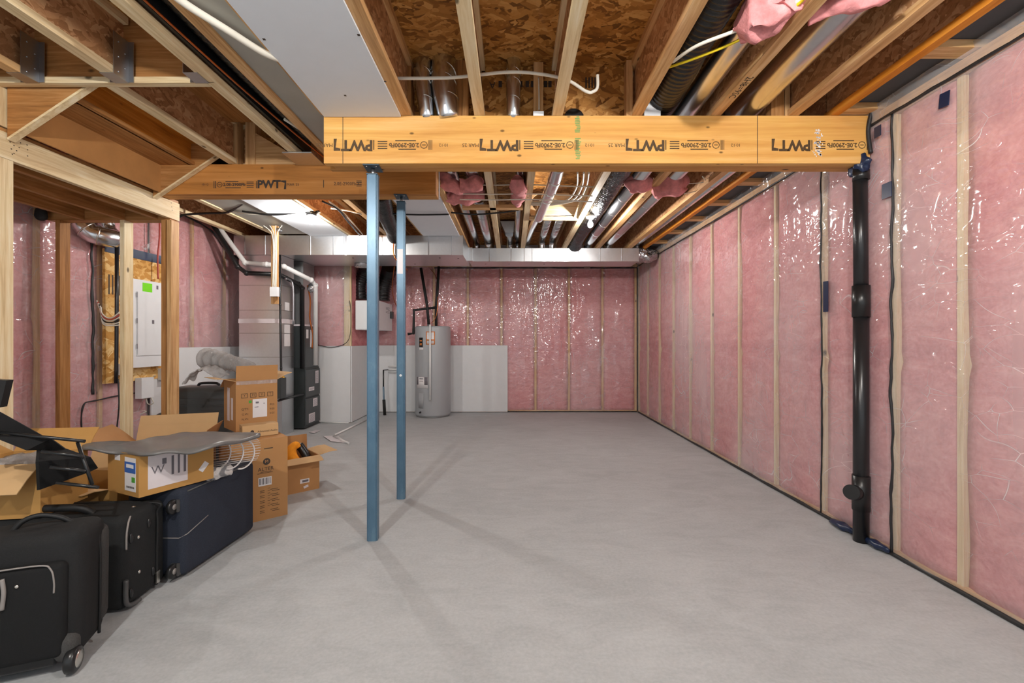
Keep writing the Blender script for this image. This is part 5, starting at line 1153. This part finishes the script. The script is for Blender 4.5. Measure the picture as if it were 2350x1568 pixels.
# small box in front
w, d, h = 0.235, 0.12, 0.085
t = obox('cardboard_box', 'small flat brown box with a round mark lying on the tall box', Vector((XP(596, 3.40), 3.39, Zt)), R(40), w, d, h, m_cardl, closed=True)
prints(t, '-y', w, d, [('T', 0.045, 0.035, 'Advanced Audio', 0.02), ], m_ink)
mb = MB(); m_ = face_m('-y', w, d, -0.055, 0.038); mb.add([m_ @ Vector((0.012 * math.cos(a * math.pi / 8), 0.012 * math.sin(a * math.pi / 8), 0)) for a in range(16)], [tuple(range(16))]); mb.build('round_mark', m_ink, t, local=True)
prints(t, '-x', w, d, [('T', 0.0, 0.05, 'T', 0.04)], m_ink)
# bubble wrap
mb = MB(); c = P(520, 834, 3.45)
pts = cr([P(472, 822, 3.85), P(510, 828, 3.78), P(545, 838, 3.72), P(578, 850, 3.66)], 12)
mb.tube(pts, [0.082 + 0.008 * math.sin(i * 1.3) - 0.0012 * i for i in range(len(pts))], 30)
mb.tube([p + Vector((0, 0, 0.005)) for p in pts[2:-3]], 0.06, 20)
mb.v = [v + Vector((noise.noise(v * 60), noise.noise(v * 60 + Vector((7, 1, 3))), noise.noise(v * 60 + Vector((1, 8, 2))))) * 0.008 for v in mb.v]
t = thing('bubble_wrap_roll', 'clear bubble wrap roll lying on the topmost open box', 'bubble wrap', P(520, 870, 3.45))
mb.build('roll', m_bub, t)
tl = cr([P(500, 872, 3.6), P(470, 852, 3.6), P(445, 853, 3.6), P(428, 868, 3.6), P(418, 882, 3.6)], 8)
def gt(a, b):
    k = a * (len(tl) - 1); i = min(int(k), len(tl) - 2); p = tl[i].lerp(tl[i + 1], k - i); q = p + Vector((0.03, 0.10, 0.035)) * b
    return q + Vector((0, 0, 1)) * noise.noise(q * 30) * 0.02
MB().grid(gt, 50, 10).build('loose_tail', m_bub, t, solid=0.006)

# long box with shipping labels on the navy suitcase
c0 = Vector((-1.875, 2.285, 0.487)); dv = Vector((0.42, 0.906, 0)).normalized(); rz4 = math.atan2(dv.y, dv.x)
w, d, h = 0.37, 0.29, 0.215
nx = Vector((dv.y, -dv.x, 0)); cen = c0 + dv * w / 2 - nx * d / 2
t = obox('cardboard_box', 'brown parcel with blue and white labels lying on the navy suitcase', cen, rz4, w, d, h, m_cardy, closed=True)
decal(t, '-y', w, d, -0.05, 0.115, 0.19, 0.17, m_paperp, 'shipping_label', 'large white shipping label')
prints(t, '-y', w, d, [('R', -0.03 + 0.03 * k, 0.13, 0.012 - 0.002 * (k % 2), 0.10) for k in range(3)] + [('T', -0.10, 0.12, 'W', 0.06), ('R', -0.07, 0.16, 0.02, 0.03)], m_inkg, 'label_print', 0.0022)
decal(t, '-y', w, d, 0.13, 0.08, 0.055, 0.03, m_paper, 'label_sticker', 'small tilted white sticker', 50)
decal(t, '-x', w, d, 0.07, 0.11, 0.10, 0.17, m_paper, 'product_label', 'blue and white product label')
decal(t, '-x', w, d, 0.07, 0.145, 0.099, 0.055, m_bluelab, 'blue_panel', 'blue label panel', off=0.002)
decal(t, '-x', w, d, 0.07, 0.152, 0.065, 0.018, m_paper, 'product_picture', 'white tray picture', off=0.003)
decal(t, '-x', w, d, 0.10, 0.085, 0.03, 0.026, m_greenlab, 'green_mark', 'green recycling mark', off=0.002)
prints(t, '-x', w, d, [('R', 0.04 + 0.008 * k, 0.045, 0.004, 0.01) for k in range(9)], m_ink, 'barcode', 0.0022)
decal(t, '-x', w, d, -0.05, 0.185, 0.05, 0.03, m_paper, 'label_sticker', 'small white sticker')

# grey foam mat over it
def mat_fn(a, b):
    fr = [(0.0, 190, 1034), (0.35, 320, 1046), (0.62, 430, 1038), (0.85, 540, 1018), (1.0, 596, 1003)]; bk = [(0.0, 190, 1024), (0.35, 330, 1012), (0.62, 425, 993), (0.85, 520, 996), (1.0, 597, 1000)]
    def ip(l):
        for (a0, x0, y0), (a1, x1, y1) in zip(l, l[1:]):
            if a <= a1 + 1e-9:
                k = (a - a0) / (a1 - a0); return x0 + (x1 - x0) * k, y0 + (y1 - y0) * k
        return l[-1][1:]
    f_, k_ = ip(fr), ip(bk)
    zl = 0.712
    def on(px, py, z): Y = (CH - z) * F / (py - 784); return Vector(((px - 1175) * Y / F, Y, z))
    z_f = zl - 0.012 * math.sin(a * 7) + 0.008 * math.sin(a * 19); z_b = zl + 0.02 * math.sin(a * 5)
    return on(f_[0], f_[1], z_f).lerp(on(k_[0], k_[1], z_b), b) + Vector((0, 0, 0.014 * math.sin(b * 3.1) + 0.02 * noise.noise(Vector((a * 7, b * 2.5, 3)))))
tag(MB().grid(mat_fn, 40, 8).build('foam_mat', m_mat, solid=0.012), 'dark grey foam mat draped over the parcel and wire rack', 'mat')
# wire rack
t = thing('wire_rack', 'white coated wire rack rolled up under the grey mat', 'wire rack', P(530, 1070, 2.75))
for k in range(12):
    a = -1.2 + 2.6 * k / 11
    y_ = 2.72 + 0.075 * math.cos(a); zc = ZP(1045, 2.72) + 0.07 * math.sin(a)
    MB().tube([(XP(476, 2.72), y_ - 0.06, zc), (XP(574, 2.72), y_ + 0.04, zc + 0.02)], 0.0022, 6).build('rod', m_wire, t)
for px in (500, 530, 556):
    x = XP(px, 2.7); MB().tube([Vector((x + 0.03 * math.cos(a), 2.70 - 0.04 * 0 + 0.075 * math.cos(a), ZP(1045, 2.72) + 0.085 * math.sin(a) + 0.01)) for a in [(-1.9 + 0.28 * k) for k in range(14)]], 0.0045, 8).build('hoop', m_wire, t)
mbt = MB().tube(cr([P(470, 1093, 2.62), P(490, 1088, 2.66), P(510, 1082, 2.70), P(528, 1078, 2.74)], 8), 0.034, 18); mbt.v = [v + Vector((noise.noise(v * 40), noise.noise(v * 40 + Vector((5, 5, 5))), noise.noise(v * 40 + Vector((9, 1, 4))))) * 0.01 for v in mbt.v]
tag(mbt.build('fleece_roll', m_fleece), 'grey and white striped fleece roll on the navy suitcase', 'fleece')

# open box behind the mat
t = obox('cardboard_box', 'large open brown box standing behind the grey mat', Vector((-2.43, 3.2, 0.0)), R(20), 0.50, 0.42, 0.55, m_card)
flap(t, '+y', 0.50, 0.42, 0.55, 0.20, 25, m_cardl); flap(t, '+x', 0.50, 0.42, 0.55, 0.14, 20, m_card); flap(t, '-x', 0.50, 0.42, 0.55, 0.2, 45, m_card)

# ------------------------------------------------------------------ suitcases
# navy
xn0, xn1, yn0, yn1, hn = -2.06, -1.735, 2.43, 3.06, 0.487
t = thing('suitcase', 'large navy soft suitcase lying on its side under the parcel', 'suitcase', ((xn0 + xn1) / 2, (yn0 + yn1) / 2, 0), (0, 0, R(-2)))
W, D = xn1 - xn0, yn1 - yn0
rbox('shell', 0, 0, 0.015 + hn / 2 - 0.01, W, D, hn - 0.02, 0.035, m_navy, t)
def wheel(t, x, y, z, r=0.038, ax='X', hub=False, name='wheel'):
    MB().box(x - 0.02, x + 0.02, y - 0.0, y + 0.035, z - 0.032, z + 0.032).build('wheel_housing', m_trimd, t, local=True)
    o = MB().lathe([(r * 0.35, -0.011), (r * 0.9, -0.011), (r, -0.006), (r, 0.006), (r * 0.9, 0.011), (r * 0.35, 0.011)], (x, y - 0.012, z), 24, 'X').build(name, m_black, t, local=True)
    MB().lathe([(0, -0.012), (r * 0.4, -0.012), (r * 0.4, 0.012), (0, 0.012)], (x, y - 0.012, z), 14, 'X').build('hub', m_trimg if not hub else m_silver, o, local=True)
wheel(t, W / 2 - 0.045, -D / 2 - 0.012, 0.06); wheel(t, W / 2 - 0.045, -D / 2 - 0.012, 0.40)
MB().tube([(-W / 2 + 0.02, -D / 2 - 0.001, 0.225), (W / 2 - 0.03, -D / 2 - 0.001, 0.225), (W / 2 + 0.001, -D / 2 + 0.02, 0.24), (W / 2 + 0.001, -D / 2 + 0.18, 0.28)], 0.0025, 6).build('piping', m_trimg, t, local=True)
MB().tube([(W / 2 - 0.004, -D / 2 + 0.03, hn - 0.02), (W / 2 - 0.004, D / 2 - 0.03, hn - 0.02)], 0.004, 6).build('edge_piping', m_trimd, t, local=True)
# middle black suitcase on its long side
x0, x1, y0, y1, hm = -2.52, -1.815, 2.06, 2.40, 0.455
t = thing('suitcase', 'middle black soft suitcase on its side with four bumper feet', 'suitcase', ((x0 + x1) / 2, (y0 + y1) / 2, 0), (0, 0, R(5)))
W, D = x1 - x0, y1 - y0
rbox('shell', 0, -0.02, hm / 2 + 0.005, W, D - 0.08, hm - 0.01, 0.045, m_fab2, t)
rbox('front_pocket', 0.0, D / 2 - 0.055, hm / 2 + 0.0, W - 0.015, 0.085, hm - 0.02, 0.035, m_fab2, t)
o = MB().tube(cr([(W / 2 + 0.002, D / 2 - 0.10, 0.03), (W / 2 + 0.003, D / 2 - 0.10, 0.2), (W / 2 + 0.003, D / 2 - 0.10, hm - 0.06), (W / 2 - 0.04, D / 2 - 0.10, hm - 0.004), (-W / 2, D / 2 - 0.10, hm)], 6), 0.006, 8).build('zipper', m_strap, t, local=True)
part_label(MB().box(W / 2 + 0.004, W / 2 + 0.012, D / 2 - 0.115, D / 2 - 0.09, 0.04, 0.10).build('zipper_pull', m_silver, t, local=True), 'silver zipper pull')
for (yy, zz) in ((-0.09, 0.36), (0.03, 0.385), (0.06, 0.13), (-0.09, 0.10)):
    MB().ball((W / 2 + 0.001, yy - 0.015, zz - 0.02), 0.02, 14, (0.4, 0.55, 1.2)).build('bumper_foot', m_black, t, local=True)
for (yy, zz) in ((-0.055, 0.325), (-0.05, 0.155), (-0.0, hm)): part_label(MB().ball((W / 2 + 0.001 if zz < hm - 0.02 else W / 2 - 0.06, yy, zz), 0.009, 10, (0.5, 1, 1) if zz < hm - 0.02 else (1, 1, 0.4)).build('rivet', m_silver, t, local=True), 'silver rivet')
part_label(MB().tube(cr([(W / 2 + 0.002, -D / 2 + 0.035, 0.30), (W / 2 + 0.003, -D / 2 + 0.035, 0.37), (W / 2, -D / 2 + 0.05, 0.42), (W / 2 - 0.012, -D / 2 + 0.08, 0.44)], 6), 0.004, 8).build('corner_piping', m_trimg, t, local=True), 'light grey corner piping')
part_label(MB().tube(cr([(W / 2 + 0.004, -D / 2 + 0.03, 0.16), (W / 2 + 0.004, -D / 2 + 0.03, 0.06), (W / 2 + 0.004, -D / 2 + 0.06, 0.03), (W / 2 + 0.003, -D / 2 + 0.12, 0.02)], 6), 0.010, 8).build('kick_rail', m_trimd, t, local=True), 'grey kick rail')
part_label(MB().tube(cr([(-0.16, -0.07, hm - 0.005), (-0.12, -0.09, hm + 0.03), (0.0, -0.10, hm + 0.038), (0.12, -0.09, hm + 0.03), (0.16, -0.07, hm - 0.005)], 8), 0.017, 10).build('handle', m_strap, t, local=True), 'padded black handle')
# front black suitcase with wheels
t = thing('suitcase', 'front charcoal wheeled suitcase nearest the camera at the lower left', 'suitcase', (-1.93, 1.775, 0), (R(-2), 0, R(22)))
W, D, Hs = 0.47, 0.28, 0.53
rbox('shell', 0, 0.0, 0.045 + Hs / 2 - 0.02, W, D * 0.8, Hs - 0.04, 0.045, m_fab1, t)
rbox('front_pocket', -0.005, -D * 0.4, 0.25, W - 0.07, 0.06, 0.36, 0.025, m_fab1b, t)
rbox('side_gusset', 0.0, D * 0.30, 0.29, W + 0.016, 0.11, 0.42, 0.045, m_fabg, t)
MB().tube(cr([(W / 2 + 0.003, 0.035, 0.06), (W / 2 + 0.004, 0.035, 0.25), (W / 2 - 0.005, 0.035, 0.46), (W / 2 - 0.06, 0.035, 0.512), (-W / 2, 0.035, 0.515)], 6), 0.006, 8).build('zipper', m_strap, t, local=True)
part_label(MB().bar((W / 2 - 0.06, 0.02, 0.517), (W / 2 - 0.01, 0.0, 0.505), 0.012, 0.006).build('zipper_pull', m_silver, t, local=True), 'silver zipper pull')
part_label(MB().tube([(W / 2 - 0.085, 0.02, 0.517), (W / 2 - 0.065, 0.02, 0.523)], 0.006, 8).build('zipper_slider', m_silver, t, local=True), 'silver zipper slider')
part_label(MB().tube(cr([(-0.04, -D * 0.4 - 0.031, 0.43), (0.12, -D * 0.4 - 0.032, 0.43), (0.155, -D * 0.4 - 0.031, 0.41), (0.165, -D * 0.4 - 0.03, 0.36), (0.165, -D * 0.4 - 0.03, 0.32)], 6), 0.003, 8).build('pocket_piping', m_trimg, t, local=True), 'light grey pocket piping')
part_label(MB().tube(cr([(0.020, -D * 0.4 - 0.033, 0.40), (0.027, -D * 0.4 - 0.036, 0.35), (0.022, -D * 0.4 - 0.034, 0.29)], 6), 0.007, 8).build('grey_strip', m_trimg, t, local=True), 'short grey strip')
for x in (-0.01, 0.06): part_label(MB().ball((x, -D * 0.4 - 0.032, 0.365), 0.007, 10, (1, 0.5, 1)).build('rivet', m_silver, t, local=True), 'silver rivet')
part_label(MB().tube(cr([(-0.03, 0.0, 0.515), (0.0, 0.01, 0.56), (0.05, 0.02, 0.575), (0.11, 0.03, 0.555), (0.15, 0.04, 0.52)], 8), 0.010, 8).build('handle', m_strap, t, local=True), 'looped black handle')
rbox('wheel_housing', W / 2 - 0.045, -0.075, 0.095, 0.075, 0.12, 0.11, 0.035, m_fabg, t)
rbox('base_rail', -0.02, -0.07, 0.065, W - 0.10, 0.09, 0.07, 0.02, m_black, t)
for sx in (1, -1):
    wx_ = sx * (W / 2 - 0.02)
    o = MB().lathe([(0.010, -0.018), (0.039, -0.018), (0.047, -0.012), (0.047, 0.012), (0.039, 0.018), (0.010, 0.018)], (wx_, -0.115, 0.047), 28, 'X').build('wheel', m_black, t, local=True)
    mb = MB().lathe([(0, -0.020), (0.011, -0.022), (0.031, -0.019), (0.034, 0.0), (0.031, 0.019), (0.011, 0.022), (0, 0.020)], (wx_, -0.115, 0.047), 20, 'X')
    part_label(mb.build('hubcap', m_silver, o, local=True), 'silver hubcap')
# grey hard suitcase behind
t = thing('suitcase', 'grey hard shell suitcase standing behind the topmost open box', 'suitcase', (XP(465, 4.2), 4.28, 0), (0, 0, R(5)))
hh = ZP(884, 4.2)
rbox('shell', 0, 0, hh / 2 + 0.0, 0.52, 0.26, hh - 0.02, 0.06, m_hard, t)
for k in range(5): MB().box(-0.19, 0.22, -0.134, -0.129, hh - 0.14 - 0.055 * k, hh - 0.12 - 0.055 * k).build('rib', m_hard, t, local=True)
MB().tube(cr([(-0.08, -0.02, hh - 0.01), (-0.05, -0.02, hh + 0.012), (0.08, -0.02, hh + 0.012), (0.11, -0.02, hh - 0.01)], 6), 0.012, 10).build('handle', m_black, t, local=True)
MB().tube([(-0.20, -0.132, 0.05), (-0.20, -0.132, hh - 0.07)], 0.005, 8).build('trim_strip', m_trimg, t, local=True)
t = thing('suitcase', 'second grey rounded suitcase edge seen between the partition studs', 'suitcase', (-3.42, 4.7, 0))
rbox('shell', 0, 0, 0.28, 0.4, 0.3, 0.55, 0.07, m_hard, t)
MB().tube(cr([(-0.08, -0.02, 0.55), (-0.05, -0.02, 0.575), (0.05, -0.02, 0.575), (0.08, -0.02, 0.55)], 6), 0.011, 10).build('handle', m_black, t, local=True)

# ------------------------------------------------------------------ boxes and black folding chair at the far left
t = obox('cardboard_box', 'brown open box at the left edge with a wide pale flap', Vector((-2.37, 2.22, 0.458)), R(8), 0.34, 0.28, 0.25, m_cardy)
flap(t, '-y', 0.34, 0.28, 0.25, 0.15, 128, m_cardl); flap(t, '+y', 0.34, 0.28, 0.25, 0.14, 35, m_cardy); flap(t, '-x', 0.34, 0.28, 0.25, 0.14, 60, m_cardy)
MB().grid(lambda a, b: Vector((-0.16 + 0.32 * a, -0.13 + 0.26 * b, 0.24 + 0.03 * noise.noise(Vector((a * 6, b * 6, 2))))), 16, 12).build('plastic_wrap', m_bub, t, local=True, solid=0.003)
t = obox('cardboard_box', 'low open brown box with a flap under the black folding chair', Vector((-2.42, 2.66, 0.0)), R(-5), 0.50, 0.34, 0.47, m_cardy)
flap(t, '-y', 0.50, 0.34, 0.47, 0.15, 80, m_cardl); flap(t, '+y', 0.50, 0.34, 0.47, 0.14, 12, m_cardl); flap(t, '-x', 0.50, 0.34, 0.47, 0.12, 30, m_cardy)
t = thing('folding_chair', 'black folding chair with bent metal frame lying over the left boxes', 'chair', P(120, 1060, 2.0))
Yc = 2.02
def fab(pts, name, lab=None, mat=None):
    o = MB().add(pts, [tuple(range(len(pts)))]).build(name, mat or m_fab1b, t, solid=0.02); return o
fab([P(-40, 925, 1.95), P(5, 948, 1.95), P(92, 997, 2.05), P(120, 1012, 2.1), P(-40, 1000, 1.9)], 'backrest_cloth')
fab([P(-20, 1000, 1.9), P(115, 1005, 2.0), P(150, 1030, 2.1), P(60, 1032, 1.95)], 'seat_cloth')
fab([P(90, 1010, 2.05), P(205, 1050, 2.15), P(222, 1075, 2.15), P(200, 1085, 2.15), P(88, 1125, 2.0), P(85, 1060, 1.95)], 'side_cloth')
for a, b in ((P(-30, 990, 1.92), P(195, 1013, 2.0)), (P(178, 1015, 2.0), P(212, 1113, 1.98)), (P(130, 1108, 1.95), P(226, 1119, 1.98)), (P(95, 1036, 1.93), P(190, 1048, 1.98)), (P(115, 1072, 1.93), P(198, 1082, 1.98))):
    MB().tube([a, b], 0.007, 10).build('frame_tube', m_black, t)
tag(MB().prism([P(-30, 870, 2.1), P(15, 873, 2.1), P(0, 935, 2.1), P(-30, 940, 2.1)], (0, 0.03, 0)).build('dark_board', m_black), 'black board edge at the far left above the folding chair', 'board')
